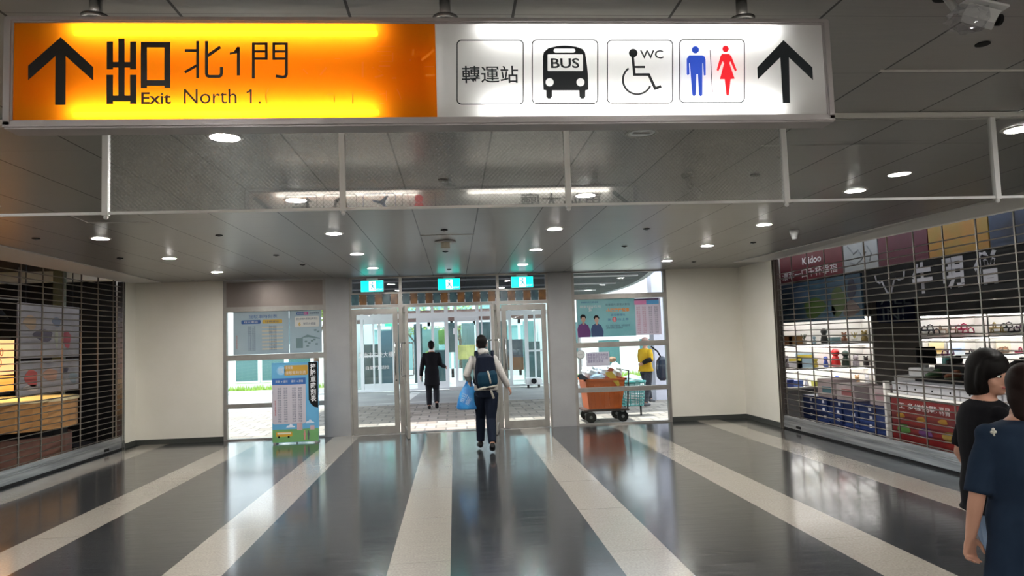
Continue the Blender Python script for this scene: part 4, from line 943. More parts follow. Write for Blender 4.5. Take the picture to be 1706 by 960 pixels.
tp = empty('timetable_poster', (-3.6, VY, 1.5), 'pale blue timetable poster with two time columns on left window', 'poster')
flat('sheet', tp, -3.94, -2.965, 1.515, 2.285, PB, .002)
text('title_lettering', '接駁車時刻表', (-3.42, VY-.004, 2.19), .50, .065, NAVP, tp)
flat('blue_heading', tp, -3.80, -3.46, 2.06, 2.13, NAVP, .004, rnd=.02); flat('yellow_heading', tp, -3.43, -3.08, 2.06, 2.13, YEL, .004, rnd=.02)
text('heading_lettering', '往火車站', (-3.63, VY-.006, 2.095), .24, .04, INKW, tp); text('heading_lettering', '往轉運站', (-3.26, VY-.006, 2.095), .24, .04, INK1, tp)
for i in range(15):
    if i % 2: flat('table_row', tp, -3.44, -3.07, 2.01-i*.032, 2.035-i*.032, CRP, .003)
text('time_lettering', '\n'.join(times(15, 1)), (-3.62, VY-.005, 1.80), .13, .44, INK1, tp); text('time_lettering', '\n'.join(times(15, 2)), (-3.25, VY-.005, 1.80), .13, .44, INK1, tp)
text('note_lettering', '\n'.join('假日停駛服務'), (-3.88, VY-.005, 1.74), .025, .24, mat('faded_red_print', (.5, .2, .15), .5), tp)
np_ = empty('station_poster', (-2.7, VY, 1.5), 'pale blue poster with building drawing and pickup notice on left window', 'poster')
flat('sheet', np_, -2.955, -2.385, 1.515, 2.30, PB, .002); tpx = (-2.955, -2.385)
flat('navy_banner', np_, -2.83, -2.62, 2.20, 2.25, NAVP, .004, rnd=.02); flat('magenta_banner', np_, -2.70, -2.62, 2.20, 2.25, MAG, .0046)
text('heading_lettering', '屏東縣政府', (-2.73, VY-.0065, 2.225), .17, .03, INKW, np_); text('heading_lettering', '接駁車專區', (-2.51, VY-.005, 2.225), .17, .032, INK1, np_)
flat('notice_box', np_, -2.86, -2.43, 1.98, 2.17, mat('off_white_print', (.62, .62, .58), .5), .004, rnd=.02)
text('notice_lettering', '國立屏東大學車站專用站', (-2.645, VY-.006, 2.125), .38, .04, INK1, np_); text('notice_lettering', '號月台搭車', (-2.60, VY-.006, 2.035), .22, .05, INK1, np_); text('number_lettering', '6', (-2.775, VY-.006, 2.035), .04, .07, YEL, np_, bold=.03)
flat('drawing_wall', np_, -2.84, -2.72, 1.60, 1.78, GRP, .004); k = MB(); k.poly([Vector((x, VY-.004, z)) for x, z in ((-2.76, 1.78), (-2.64, 1.84), (-2.42, 1.77), (-2.42, 1.755), (-2.62, 1.79))]); k.build('drawing_roof', GRP, np_)
for i, (x, z) in enumerate(((-2.69, 1.70), (-2.63, 1.67), (-2.58, 1.71), (-2.66, 1.62), (-2.5, 1.65), (-2.54, 1.73), (-2.52, 1.90), (-2.47, 1.87))): flat('drawing_detail', np_, x, x+.045, z, z+.03, GRP, .0045)
# right poster
rp = empty('shuttle_poster', (3.0, VY, 1.5), 'turquoise shuttle poster with two people and timetable on right window', 'poster')
X0, X1, Z0, Z1 = 2.30, 3.93, 1.62, 2.335
TQ = mottled('turquoise_poster', (.14, .38, .42), (.22, .48, .52), 1.6, .5)
flat('sheet', rp, X0, 3.40, Z0, Z1, TQ, .002); flat('timetable_sheet', rp, 3.40, 3.89, Z0+.01, Z1-.02, mat('pale_pink_blue_print', (.55, .50, .60), .5), .002)
flat('dark_heading', rp, 3.39, 3.86, 2.28, 2.315, mat('dark_plum', (.05, .02, .07), .5), .004); flat('pink_heading', rp, 3.39, 3.62, 2.20, 2.278, mat('pink_print', (.55, .18, .36), .5), .004); flat('blue_heading', rp, 3.62, 3.86, 2.20, 2.278, mat('sky_print', (.08, .32, .62), .5), .004)
for i, (x, m) in enumerate(((3.46, 'pink_print'), (3.57, 'pink_print'), (3.69, 'sky_print'), (3.80, 'sky_print'))):
    text('time_lettering', '\n'.join(times(13, 20+i)), (x, VY-.004, 1.91), .065, .50, INK1 if i > 1 else mat('rose_ink', (.35, .08, .15), .5), rp)
text('heading_lettering', '屏東縣政府交通旅遊處', (2.54, VY-.004, 2.27), .32, .035, NAVP, rp); text('slogan_lettering', '屏東好行在地', (2.55, VY-.004, 2.19), .40, .05, INKW, rp); text('slogan_lettering', '好', (2.56, VY-.005, 2.14), .09, .09, INKW, rp, bold=.02)
text('title_lettering', '搭乘國光 屏東火車站', (3.07, VY-.004, 2.215), .46, .045, INK1, rp); text('title_lettering', '小琉球接駁車', (3.07, VY-.004, 2.11), .44, .075, mat('orange_print', (.75, .25, .03), .5), rp, bold=.03)
text('line_lettering', '請至轉運站', (3.07, VY-.004, 2.02), .27, .045, NAVP, rp); text('line_lettering', '第   月台上車', (3.07, VY-.004, 1.935), .40, .045, NAVP, rp)
k = MB(); k.poly([Vector((3.0+.04*math.cos(a), VY-.004, 1.935+.045*math.sin(a))) for a in [2*PI*i/20 for i in range(20)]]); k.build('red_disc', mat('red_print', (.65, .02, .03), .5), rp); text('number_lettering', '8', (3.0, VY-.0055, 1.935), .035, .065, INKW, rp)
text('note_lettering', '平日、例假日行駛路線，時刻表請參閱\n上網搜尋屏東公車動態資訊', (3.06, VY-.004, 1.80), .46, .08, INK1, rp)
def printed_person(par, x, cloth, hair, s):
    body = MB(); body.poly([Vector((x+a*s, VY-.004, Z0+b_*s)) for a, b_ in ((-.11, 0), (-.12, .15), (-.09, .23), (-.03, .26), (.03, .26), (.09, .22), (.13, .10), (.12, 0))]); body.build('printed_shirt', cloth, par)
    f = MB(); f.poly([Vector((x+.04*math.cos(a)*s, VY-.0046, Z0+(.33+.055*math.sin(a))*s)) for a in [2*PI*i/18 for i in range(18)]]).poly([Vector((x+a*s, VY-.0046, Z0+b_*s)) for a, b_ in ((-.02, .23), (.02, .23), (.02, .29), (-.02, .29))]); f.build('printed_face', mat('printed_skin', (.50, .33, .25), .5), par)
    h = MB(); h.poly([Vector((x+a*s, VY-.0052, Z0+b_*s)) for a, b_ in ((-.05, .33), (-.06, .39), (-.02, .43), (.03, .42), (.055, .37), (.05, .34), (.03, .375), (-.02, .38))]); h.build('printed_hair', hair, par)
printed_person(rp, 2.41, mat('printed_purple', (.10, .02, .13), .5), BLACK, 1.0); printed_person(rp, 2.66, mat('printed_navy', (.02, .05, .14), .5), BLACK, .95)
# paper notice
pn = empty('paper_notice', (2.78, VY, 1.2), 'white printed paper notice taped low on the right window', 'notice')
a = pbox(977, 586, 1015, 611, VY); flat('sheet', pn, a[0], a[1], a[2], a[3], mat('lilac_white_paper', (.60, .60, .70), .6), .002)
text('notice_lettering', '手推車及回收物請\n勿停放於出入口前\n違者依法清除', ((a[0]+a[1])/2, VY-.004, (a[2]+a[3])/2+.02), (a[1]-a[0])*.88, (a[3]-a[2])*.65, mat('violet_ink', (.12, .10, .28), .5), pn)

# ---- free-standing timetable board
tb_ = empty('timetable_board', (-2.72, 12.52, 0), 'tall printed shuttle timetable board standing on floor before left window', 'notice board')
BXL, BXR, BYF = -3.10, -2.33, 12.52
MB().box(BXL, BXR, BYF, BYF+.03, .02, 1.365, .003).build('board_panel', mat('board_sky_blue', (.12, .38, .62), .5), tb_)['label'] = 'sky blue board panel'
MB().box(BXL+.02, BXL+.06, BYF-.02, BYF+.22, 0, .03).box(BXR-.06, BXR-.02, BYF-.02, BYF+.22, 0, .03).tube([(BXL+.35, BYF+.03, 1.1), (BXL+.35, BYF+.28, 0)], .012, 8).build('stand_foot', GREY, tb_)
bf = lambda n, x0, x1, z0, z1, m, off, rnd=0: flat(n, tb_, BXL+x0, BXL+x1, z0, z1, m, off, BYF, rnd)
GRS = mat('board_green', (.16, .38, .14), .5); BWH = mat('board_pale_grey', (.52, .50, .56), .5)
bf('grass_print', .003, .767, .025, .24, GRS, .001); bf('timetable_area', .003, .56, .33, 1.03, BWH, .001, .04); bf('heading_band', .003, .56, .99, 1.10, mat('board_royal_blue', (.03, .13, .42), .5), .002)
bf('mustard_band', .21, .60, 1.145, 1.315, mat('board_mustard', (.50, .30, .04), .5), .001, .02)
k = MB(); k.poly([Vector((BXL+.155+.075*math.cos(t), BYF-.001, 1.23+.075*math.sin(t))) for t in [2*PI*i/24 for i in range(24)]]); k.build('round_badge', mat('board_badge_blue', (.25, .52, .75), .5), tb_)
k = MB(); k.poly([Vector((BXL+x, BYF-.002, z)) for x, z in ((.61, 1.362), (.765, 1.362), (.765, .585), (.70, .60), (.645, .65), (.61, .72))]); k.build('black_title_strip', BLACK, tb_)
text('title_lettering', '\n'.join('接駁車時刻表'), (BXL+.688, BYF-.0035, 1.01), .095, .64, mat('board_white', (.8, .8, .82), .5), tb_, bold=.02)
text('band_lettering', '屏東縣', (BXL+.29, BYF-.0025, 1.275), .12, .055, INKW, tb_); text('band_lettering', '接駁車時刻表', (BXL+.40, BYF-.0025, 1.19), .34, .06, INKW, tb_); text('badge_lettering', '接駁\n公車', (BXL+.155, BYF-.002, 1.23), .09, .08, INKW, tb_)
text('heading_lettering', '屏東 → 潮州', (BXL+.16, BYF-.0035, 1.045), .20, .045, INKW, tb_); text('heading_lettering', '潮州 → 屏東', (BXL+.42, BYF-.0035, 1.045), .20, .045, INKW, tb_)
for i, x in enumerate((.125, .225, .365, .465)): text('time_lettering', '\n'.join(times(15, 40+i)), (BXL+x, BYF-.0025, .65), .06, .58, INK1, tb_)
text('note_lettering', '\n'.join('例假日停駛服務'), (BXL+.055, BYF-.0025, .60), .025, .26, mat('board_red', (.5, .06, .06), .5), tb_)
# printed bus, clouds, houses, figures
bf('printed_bus', .06, .33, .12, .20, mat('board_bus_yellow', (.62, .36, .03), .5), .002, .015); bf('printed_bus_windows', .085, .31, .16, .188, mat('board_pale', (.75, .72, .55), .5), .003)
for x in (.11, .27):
    k = MB(); k.poly([Vector((BXL+x+.017*math.cos(t), BYF-.004, .115+.017*math.sin(t))) for t in [2*PI*i/16 for i in range(16)]]); k.build('printed_wheel', BLACK, tb_)
for x, z in ((.30, .27), (.62, .33)):
    k = MB(); k.poly([Vector((BXL+x+a, BYF-.002, z+b_)) for a, b_ in ((-.07, 0), (-.05, .03), (-.02, .035), (0, .06), (.03, .05), (.04, .025), (.07, .02), (.08, 0))]); k.build('printed_cloud', mat('board_cloud', (.62, .70, .80), .5), tb_)
bf('printed_house', .41, .50, .22, .34, mat('board_pink', (.55, .38, .40), .5), .002); bf('printed_house', .63, .70, .22, .29, MATS['board_pink'], .002)
for i, x in enumerate((.535, .60)):
    k = MB(); k.poly([Vector((BXL+x+a, BYF-.0032, .055+b_)) for a, b_ in ((-.012, 0), (-.012, .05), (-.02, .10), (-.01, .13), (.01, .13), (.02, .10), (.012, .05), (.012, 0))]).poly([Vector((BXL+x+.013*math.cos(t), BYF-.0032, .20-.003*i+.013*math.sin(t))) for t in [2*PI*j/12 for j in range(12)]]); k.build('printed_figure', [mat('board_figure_pink', (.55, .25, .22), .5), mat('board_figure_dark', (.10, .12, .12), .5)][i], tb_)

# ---- recycling trolley, basket, round sign
tr = empty('hand_trolley', (2.86, 13.95, -.02), 'flat dark hand trolley on black wheels outside the right window', 'trolley')
MB().box(2.42, 3.30, 13.6, 14.35, .20, .235, .006).build('deck', mat('dark_brown_deck', (.06, .035, .03), .6), tr)
for x in (2.57, 3.19):
    for y in (13.72, 14.25):
        w = MB().cyl((x, y, .085), .105, .06, 22, 'y').build('wheel', BLACK, tr, smooth=False); MB().box(x-.03, x+.03, y-.04, y+.04, .17, .20).build('caster_bracket', STEEL, w); MB().cyl((x, y, .085), .03, .07, 12, 'y').build('hub', GREY, w)
MB().tube([(3.28, 13.66, .235), (3.33, 13.66, .95), (3.33, 14.3, .95), (3.28, 14.3, .235)], .014, 8).build('push_handle', BLACK, tr, smooth=True)
ob = empty('orange_bin', (2.86, 13.95, .235), 'orange ribbed plastic bin riding on the trolley', 'bin')
OP = mat('orange_plastic', (.60, .12, .02), .4)
q = MB(); a0 = [(2.53, 13.66), (3.16, 13.66), (3.16, 14.26), (2.53, 14.26)]; a1 = [(2.47, 13.60), (3.24, 13.60), (3.24, 14.32), (2.47, 14.32)]
vb = [q.b.verts.new((x, y, .24)) for x, y in a0]; vt = [q.b.verts.new((x, y, .80)) for x, y in a1]; q.b.faces.new(vb)
for i in range(4): q.b.faces.new((vb[i], vb[(i+1) % 4], vt[(i+1) % 4], vt[i]))
for i in range(7): x = 2.57+i*.09; q.tube([(x, 13.655, .26), (x*1.0+(x-2.86)*.12, 13.61, .70)], .010, 6)
q.build('bin_body', OP, ob); MB().box(2.44, 3.27, 13.57, 13.61, .78, .82).box(2.44, 3.27, 14.31, 14.35, .78, .82).box(2.44, 2.48, 13.57, 14.35, .78, .82).box(3.23, 3.27, 13.57, 14.35, .78, .82).build('rim', OP, ob)
def bag(name, c, r, m, label, cat='bag', grp='rubbish bags heaped in the orange bin', seed=1):
    b = bmesh.new(); bmesh.ops.create_icosphere(b, subdivisions=4, radius=1); rr = random.Random(seed); ph = [rr.uniform(0, 6) for _ in range(6)]
    for v in b.verts:
        n = v.co.copy(); k = 1+.08*math.sin(7*n.x+ph[0])*math.sin(6*n.y+ph[1])+.05*math.sin(13*n.z+ph[2]+5*n.x)+.03*math.sin(21*n.y+ph[3]+8*n.z)
        v.co = Vector((n.x*r[0]*k, n.y*r[1]*k, n.z*r[2]*k))
    q = MB(); q.add(b, Matrix.Translation(c)); o = q.build(name, m, None, smooth=True); return reg(o, label, cat, grp)
PLW = mottled('white_plastic_film', (.70, .74, .80), (.82, .86, .90), 9, .3, bs=.3)
bag('rubbish_bag', (2.62, 13.92, .94), (.15, .26, .17), PLW, 'white plastic rubbish bag at the left of the orange bin', seed=1)
bag('rubbish_bag', (2.90, 13.98, .96), (.15, .26, .15), PLW, 'white plastic rubbish bag at the middle of the orange bin', seed=2)
bag('rubbish_bag', (3.13, 13.92, .94), (.11, .25, .17), mottled('grey_plastic_film', (.5, .52, .52), (.7, .72, .7), 8, .3), 'translucent grey rubbish bag at the right of orange bin', seed=3)
bag('rubbish_bag', (2.72, 13.68, .84), (.14, .07, .07), mat('light_blue_film', (.35, .50, .65), .3), 'small light blue bag hanging over the orange bin front', seed=4)
def drape(name, pts, m, label, cat): 
    q = MB(); q.poly([Vector(p) for p in pts], (0, .02, 0)); return reg(q.build(name, m), label, cat)
drape('yellow_cloth', [(2.86, 13.585, .93), (2.98, 13.585, .96), (3.10, 13.585, .80), (3.13, 13.585, .68), (3.08, 13.585, .67), (2.98, 13.585, .80), (2.88, 13.585, .87)], mat('yellow_fabric', (.70, .45, .06), .8), 'yellow folded cloth hanging over the orange bin edge', 'cloth')
drape('red_packet', [(2.90, 13.60, .97), (2.96, 13.60, 1.03), (3.04, 13.60, .99), (2.98, 13.60, .93)], mat('red_packaging', (.5, .10, .07), .5), 'crumpled red packet among the bags on the bin', 'packet')
bag('brown_package', (3.13, 14.2, 1.16), (.09, .08, .05), mat('brown_packaging', (.25, .14, .08), .6), 'brown package on top of the rubbish bags', 'package', None, 9)
drape('umbrella', [(2.32, 13.6, .90), (2.40, 13.6, .93), (2.52, 13.6, .84), (2.62, 13.6, .79), (2.36, 13.6, .82)], mat('slate_blue_fabric', (.04, .06, .10), .7), 'folded dark blue umbrella lying across the left bin edge', 'umbrella')
bk_ = empty('green_basket', (3.62, 14.6, -.02), 'teal plastic laundry basket behind the trolley', 'basket')
TQP = mat('teal_basket_plastic', (.03, .22, .22), .4); q = MB()
def ringp(z, s): return [Vector((3.62+s*.24*math.copysign(abs(math.cos(t))**.6, math.cos(t)), 14.6+s*.2*math.copysign(abs(math.sin(t))**.6, math.sin(t)), z)) for t in [2*PI*i/24 for i in range(25)]]
for i in range(8): q.tube(ringp(.20+i*.065, .85+.03*i), .010, 5)
for i in range(24): q.tube([ringp(.20, .85)[i], ringp(.67, 1.07)[i]], .007, 5)
q.build('basket_mesh', TQP, bk_); q = MB(); q.tube(ringp(.68, 1.08), .018, 6); q.build('rim', TQP, bk_); MB().poly(ringp(.19, .85)[:-1], (0, 0, .015)).build('bottom', TQP, bk_)
MB().tube([(3.45, 14.6, -.02), (3.45, 14.6, .19)], .02).tube([(3.78, 14.6, -.02), (3.78, 14.6, .19)], .02).build('foot', BLACK, bk_)
bag('basket_bag', (3.62, 14.6, .70), (.20, .16, .12), mat('pale_teal_film', (.45, .65, .68), .3), 'pale teal plastic bag filling the teal basket', 'bag', None, 6)
rs = empty('round_signpost', (2.50, 15.0, -.02), 'small round sign on a pole behind the trolley', 'sign')
c = un(967, 591, 1, 15.0)
MB().tube([(c.x, 15.03, -.02), (c.x, 15.03, c.z-.05)], .018, 8).build('pole', GREY, rs); MB().cyl((c.x, 15.0, c.z), .095, .02, 28, 'y').build('disc_rim', GREY, rs); MB().cyl((c.x, 14.987, c.z), .078, .01, 28, 'y').build('disc_face', mat('pale_sign_face', (.55, .52, .50), .5), rs)
text('disc_lettering', 'BUS', (c.x, 14.98, c.z), .09, .03, GREY, rs)
# mop / floor puck in front of the far glass on the right
p = un(888, 628, 1, 24.2)
cl_ = empty('floor_scrubber', (p.x, 24.2, -.03), 'small white floor scrubber by the glass building, right side', 'machine')
MB().box(p.x-.28, p.x+.28, 23.95, 24.4, .08, .30, .04).build('machine_body', PURE, cl_); MB().cyl((p.x, 23.93, .20), .09, .05, 20, 'y').build('round_vent', BLACK, cl_)
for s in (-.18, .18): MB().cyl((p.x+s, 24.1, .05), .08, .06, 16, 'x').build('wheel', BLACK, cl_)

# ---- security camera wrapped in clear film (upper right)
def cpt(px, py, y): return un(px, py, 1, y)
cc = empty('security_camera', (1.95, 2.35, HC), 'white security camera wrapped in clear film on ceiling at upper right', 'security camera')
A0, A1 = cpt(1592, 22, 2.32), cpt(1660, 32, 2.30); ax = (A1-A0).normalized()
a_ = cpt(1608, 20, 2.32); b_ = cpt(1660, 34, 2.27)
MB().tube([a_, b_], [.034, .034], 4, side=(0, .7, .7)).build('camera_body', PURE, cc)
hd = MB(); sh = Vector((0, 0, .03)); hd.poly([a_+Vector((-.005, -.04, .03)), b_+Vector((.02, -.04, .03)), b_+Vector((.02, .04, .03)), a_+Vector((-.005, .04, .03))], (0, 0, .008)); hd.build('sun_shield', PURE, cc)
MB().cyl(tuple(b_+Vector((.004, -.004, 0))), .02, .012, 16, 'x').build('lens', BLACK, cc)
FILM = mk_glass('crinkled_clear_film', (.9, .9, .92), .10, .15)
q = MB(); bmb = bmesh.new(); bmesh.ops.create_icosphere(bmb, subdivisions=3, radius=1)
for v in bmb.verts:
    k = 1+.16*math.sin(9*v.co.x+4*v.co.y)+.12*math.sin(11*v.co.z+6*v.co.x); v.co = Vector((v.co.x*.07*k, v.co.y*.05*k, v.co.z*.045*k))
q.add(bmb, Matrix.Translation((a_+b_)/2+Vector((-.045, 0, -.01)))); q.build('plastic_wrap', FILM, cc)
MB().tube([a_, a_+Vector((-.02, .02, .02)), (a_.x-.035, a_.y+.04, HC-.03)], .014, 8).build('bracket_arm', LGREY, cc, smooth=True); MB().cyl((a_.x-.035, a_.y+.04, HC-.015), .045, .03, 20).build('mount_plate', BLACK, cc)
p = un(1637, 73, 2, HC); MB_ = MB().cyl((p.x, p.y, HC-.002), .03, .004, 20); o = MB_.build('cable_hole', BLACK); reg(o, 'dark round cable hole in the ceiling by the security camera', 'cable hole')

# ================================================================== PEOPLE
SKIN = mat('skin', (.50, .27, .19), .5); HAIR = mat('black_hair', (.006, .005, .005), .6, spec=.12); HAIRB = mat('dark_brown_hair', (.012, .006, .005), .6, spec=.12)
HEAD = [(0, .055, .022, .02), (.015, .045, .042, .040), (.05, .02, .056, .068), (.09, .005, .066, .086), (.13, 0, .072, .094), (.17, -.005, .072, .093), (.20, -.005, .062, .080), (.225, -.005, .040, .055), (.236, -.004, .012, .018)]
def head_mesh():
    q = MB(); rings = []
    for z, y, rx, ry in HEAD: rings.append([q.b.verts.new((rx*math.cos(a), y+ry*math.sin(a), z)) for a in [2*PI*k/20 for k in range(20)]])
    for a, b_ in zip(rings, rings[1:]):
        for k in range(20): q.b.faces.new((a[k], a[(k+1) % 20], b_[(k+1) % 20], b_[k]))
    q.b.faces.new(rings[0][::-1]); q.b.faces.new(rings[-1])
    q.tube([(0, .086, .122), (0, .108, .082), (0, .090, .068)], [.008, .014, .012], 8)
    q.ball((0, .082, .046), (.025, .013, .010)); q.ball((0, .080, .132), (.050, .012, .009)); q.ball((0, .072, .018), (.02, .015, .014))
    for s in (-1, 1):
        q.ball((s*.074, -.004, .092), (.012, .020, .032)); q.ball((s*.045, .055, .075), (.022, .02, .022))
    return q.b
def hand(q, w, d, nrm, s, curl=.5, left=False, fr=.0085):
    """palm, four unequal fingers and a thumb; w wrist, d finger direction, nrm palm side"""
    w, d = Vector(w), Vector(d).normalized(); nrm = (Vector(nrm)-Vector(nrm).dot(d)*d).normalized(); sd = d.cross(nrm)*(1 if left else -1)
    q.tube([w-d*.015*s, w+d*.03*s, w+d*.085*s], [(.024*s, .018*s), (.036*s, .017*s), (.040*s, .014*s)], 10, side=sd)
    for k, (o, L) in enumerate(((-.030, .068), (-.010, .076), (.010, .072), (.029, .056))):
        b0 = w+d*.08*s+sd*o*s; c = curl+.08*k; d1 = (d*math.cos(c*.6)+nrm*math.sin(c*.6)); d2 = (d*math.cos(c*1.6)+nrm*math.sin(c*1.6)); d3 = (d*math.cos(c*2.3)+nrm*math.sin(c*2.3))
        p1 = b0+d1*L*.45*s; p2 = p1+d2*L*.33*s; p3 = p2+d3*L*.24*s
        q.tube([b0-d*.012*s, b0, p1, p2, p3], [fr*s, fr*s, fr*.95*s, fr*.88*s, fr*.7*s], 8)
    t0 = w+d*.02*s-sd*.028*s; t1 = t0+(d*.6-sd*.7+nrm*.25)*.035*s; t2 = t1+(d*.85-sd*.25+nrm*.4)*.030*s; t3 = t2+(d*.9+nrm*.4)*.022*s
    q.tube([t0-d*.01*s, t0, t1, t2, t3], [.014*s, .015*s, .0115*s, .0095*s, .007*s], 8)
def person(label, loc, rz, H, P, cl, vox=.007, hair='short', hairm=None, eyes=False):
    """P: joints in a 1.70 m body; cl: clothing description"""
    s = H/1.7; o = empty('person', loc, label, 'person', None, rz)
    V = lambda k: Vector(P[k])*s
    q = MB(); T = P['torso']                       # list of (x, y, z) spine points matched to these rings
    rr = [(.135, .105), (.160, .115), (.135, .098), (.145, .108), (.165, .105), (.125, .080), (.058, .055)]
    q.tube([Vector(p)*s for p in T], [(a*s, b_*s) for a, b_ in rr], 20, side=P.get('side', (1, 0, 0)))
    neck = V('neck'); hd = V('head'); q.tube([neck-Vector((0, 0, .05*s)), neck, hd+Vector((0, 0, .05*s))], [.06*s, .054*s, .050*s], 14)
    Mh = Matrix.Translation(hd) @ Matrix.Rotation(P.get('hyaw', 0), 4, 'Z') @ Matrix.Rotation(P.get('hpitch', 0), 4, 'X') @ Matrix.Scale(s, 4)
    q.add(head_mesh(), Mh)
    for S_ in 'LR':
        a, b_, c = V('sh'+S_), V('el'+S_), V('wr'+S_)
        q.tube([a, a.lerp(b_, .5), b_, b_.lerp(c, .3), c], [x*s for x in (.040, .043, .038, .038, .025)], 12)
        d = Vector(P.get('hd'+S_, (c-b_).normalized())); hand(q, c, d, P.get('hn'+S_, (1 if S_ == 'L' else -1, .3, 0)), s, P.get('curl'+S_, .45), S_ == 'L', .0095 if vox > .007 else .0088)
        a, b_, c, t = V('hip'+S_), V('kn'+S_), V('an'+S_), V('to'+S_)
        q.tube([a, a.lerp(b_, .5), b_, b_.lerp(c, .35), c], [x*s for x in (.085, .078, .056, .055, .038)], 14)
        q.tube([c+(c-t).normalized()*.03*s, c*.6+t*.4-Vector((0, 0, .02*s)), t], [(.03*s, .035*s), (.035*s, .03*s), (.03*s, .018*s)], 10)
    q.build('body', SKIN, o, True, True, vox, 3)
    # clothes
    top = cl['top']; e = top.get('ease', .014)
    q = MB(); pts = [Vector(p)*s for p in T]; low = top['hem']*s
    rg2 = [((max(a, .155)+e)*s, (max(b_, .11)+e)*s) if i_ == 0 else ((a+e)*s, (b_+e)*s) for i_, (a, b_) in enumerate(rr)]; p0_ = Vector((pts[0].x, pts[0].y, low)); n0 = top.get('flare', 1.05)
    pp = [p0_]+[p for p in pts[(2 if low > pts[1].z else 1 if low > pts[0].z else 0):-1]]+[pts[-1]+Vector((0, 0, -.015*s))]
    rq = [(rg2[0][0]*n0, rg2[0][1]*n0)]+rg2[-(len(pp)-1):-1]+[(.072*s, .068*s)]
    q.tube(pp, rq, 22, side=P.get('side', (1, 0, 0)))
    for S_ in 'LR':
        a, b_, c = V('sh'+S_), V('el'+S_), V('wr'+S_); E = top['sleeve']
        ai = a.lerp(pts[4], .12)-Vector((0, 0, .008*s)); pth = [pts[4].lerp(a, .5), ai, a.lerp(b_, .5), b_]; ra = [.055, .056+e*.3, .050+e*.5, .044+e*.6]
        if E == 'short': pth = [pth[0], ai, a.lerp(b_, .5), a.lerp(b_, top.get('sl', .85))]; ra = [.055, .060, .060, .062]
        else: pth += [b_.lerp(c, .5), c]; ra += [.044+e*.5, .034+e*.4]
        q.tube(pth, [x*s for x in ra], 14)
    if top.get('hood'): q.ball(neck+Vector((0, -.06, .0))*s, (.10*s, .07*s, .06*s)); q.ball(neck+Vector((0, .0, .0))*s, (.085*s, .08*s, .05*s))
    for S_ in 'LR': q.ball(V('sh'+S_)-Vector((0, 0, .014*s)), (.052+e*.1)*s)
    q.build(top['name'], top['m'], o, True, True, .010, 4)
    bt = cl['bottom']; q = MB()
    q.tube([Vector(T[0])*s-Vector((0, 0, .04*s)), Vector(T[0])*s+Vector((0, 0, .03*s)), Vector(T[1])*s+Vector((0, 0, .02*s))], [(.145*s, .118*s), (.155*s, .122*s), (.168*s, .124*s)], 18)
    for S_ in 'LR':
        a, b_, c = V('hip'+S_), V('kn'+S_), V('an'+S_); z = bt.get('ease', .016)
        q.tube([a, a.lerp(b_, .5), b_, b_.lerp(c, .4), c+(b_-c).normalized()*.02*s], [(x+z)*s for x in (.088, .080, .060, .058, .046)], 14)
    q.build(bt['name'], bt['m'], o, True, True, .010, 3)
    for S_ in 'LR':
        c, t = V('an'+S_), V('to'+S_); d = (t-c); d.z = 0; d.normalize() if d.length else None
        heel = c+(c-t).normalized()*.055*s-Vector((0, 0, .035*s))
        q = MB().tube([heel, c-Vector((0, 0, .035*s)), c.lerp(t, .5)-Vector((0, 0, .01*s)), t, t+(t-c).normalized()*.03*s], [(.034*s, .042*s), (.042*s, .05*s), (.046*s, .042*s), (.044*s, .03*s), (.026*s, .018*s)], 14, side=(1, 0, 0))
        q.build('shoe', cl['shoes'], o, True, True, .008, 3)
    hq = MB(); hm = hairm or HAIR
    if hair == 'short':
        hq.ball((0, -.024, .142), (.083, .092, .102), 20); hq.ball((0, -.045, .085), (.066, .060, .07), 16); hq.ball((0, .03, .205), (.055, .055, .034), 14)
    elif hair == 'bob':
        hq.ball((0, -.016, .148), (.100, .112, .108), 24); hq.tube([(0, -.030, .15), (0, -.036, .07), (0, -.038, .02), (0, -.034, -.012)], [(.101, .092), (.104, .090), (.100, .086), (.088, .074)], 22)
        hq.ball((.01, .045, .200), (.058, .040, .030), 14)
        for sx in (-1, 1): hq.tube([(sx*.060, .030, .20), (sx*.088, .018, .14), (sx*.090, .008, .06), (sx*.082, .004, .01)], [.022, .024, .022, .012], 10)
    elif hair == 'long_tied':
        hq.ball((0, -.020, .145), (.094, .105, .106), 24); hq.tube([(0, -.04, .14), (0, -.07, .05), (0, -.075, -.03), (0, -.07, -.07)], [(.092, .065), (.085, .05), (.06, .035), (.02, .015)], 20)
    if hair != 'cap':
        hq.b.transform(Mh); hq.build('hair', hm, o, True, True, .007, 3)
    else:
        hq.ball((0, -.005, .165), (.082, .098, .075), 20); hq.tube([(0, .07, .155), (0, .15, .15)], [(.065, .012), (.05, .006)], 12); hq.b.transform(Mh); hq.build('cap', hm, o, True, True, .009, 2)
    if eyes:
        for sx in (-1, 1):
            ey = MB(); ey.ball((sx*.030, .0815, .107), (.015, .008, .007), 14); ey.b.transform(Mh); e_ = ey.build('eye', mat('eye_white', (.7, .68, .65), .3), o, True, True)
            ir = MB(); ir.ball((sx*.030, .0885, .107), (.0065, .0035, .0065), 12); ir.b.transform(Mh); ir.build('iris', BLACK, e_, True, True)
            br = MB(); br.tube([(sx*.014, .094, .127), (sx*.032, .092, .132), (sx*.052, .078, .127)], [.003, .0042, .002], 6); br.b.transform(Mh); br.build('eyebrow', HAIR, o, True, True)
        lp_ = MB(); lp_.ball((0, .091, .046), (.021, .007, .0075), 14); lp_.b.transform(Mh); lp_.build('lips', mat('lips', (.42, .12, .11), .4), o, True, True)
    return o
def spine(x=0, y=0, lean=0): return [(x+lean*k*.012, y+lean*k*.0, z) for k, z in enumerate((.84, .95, 1.06, 1.20, 1.32, 1.40, 1.45))]
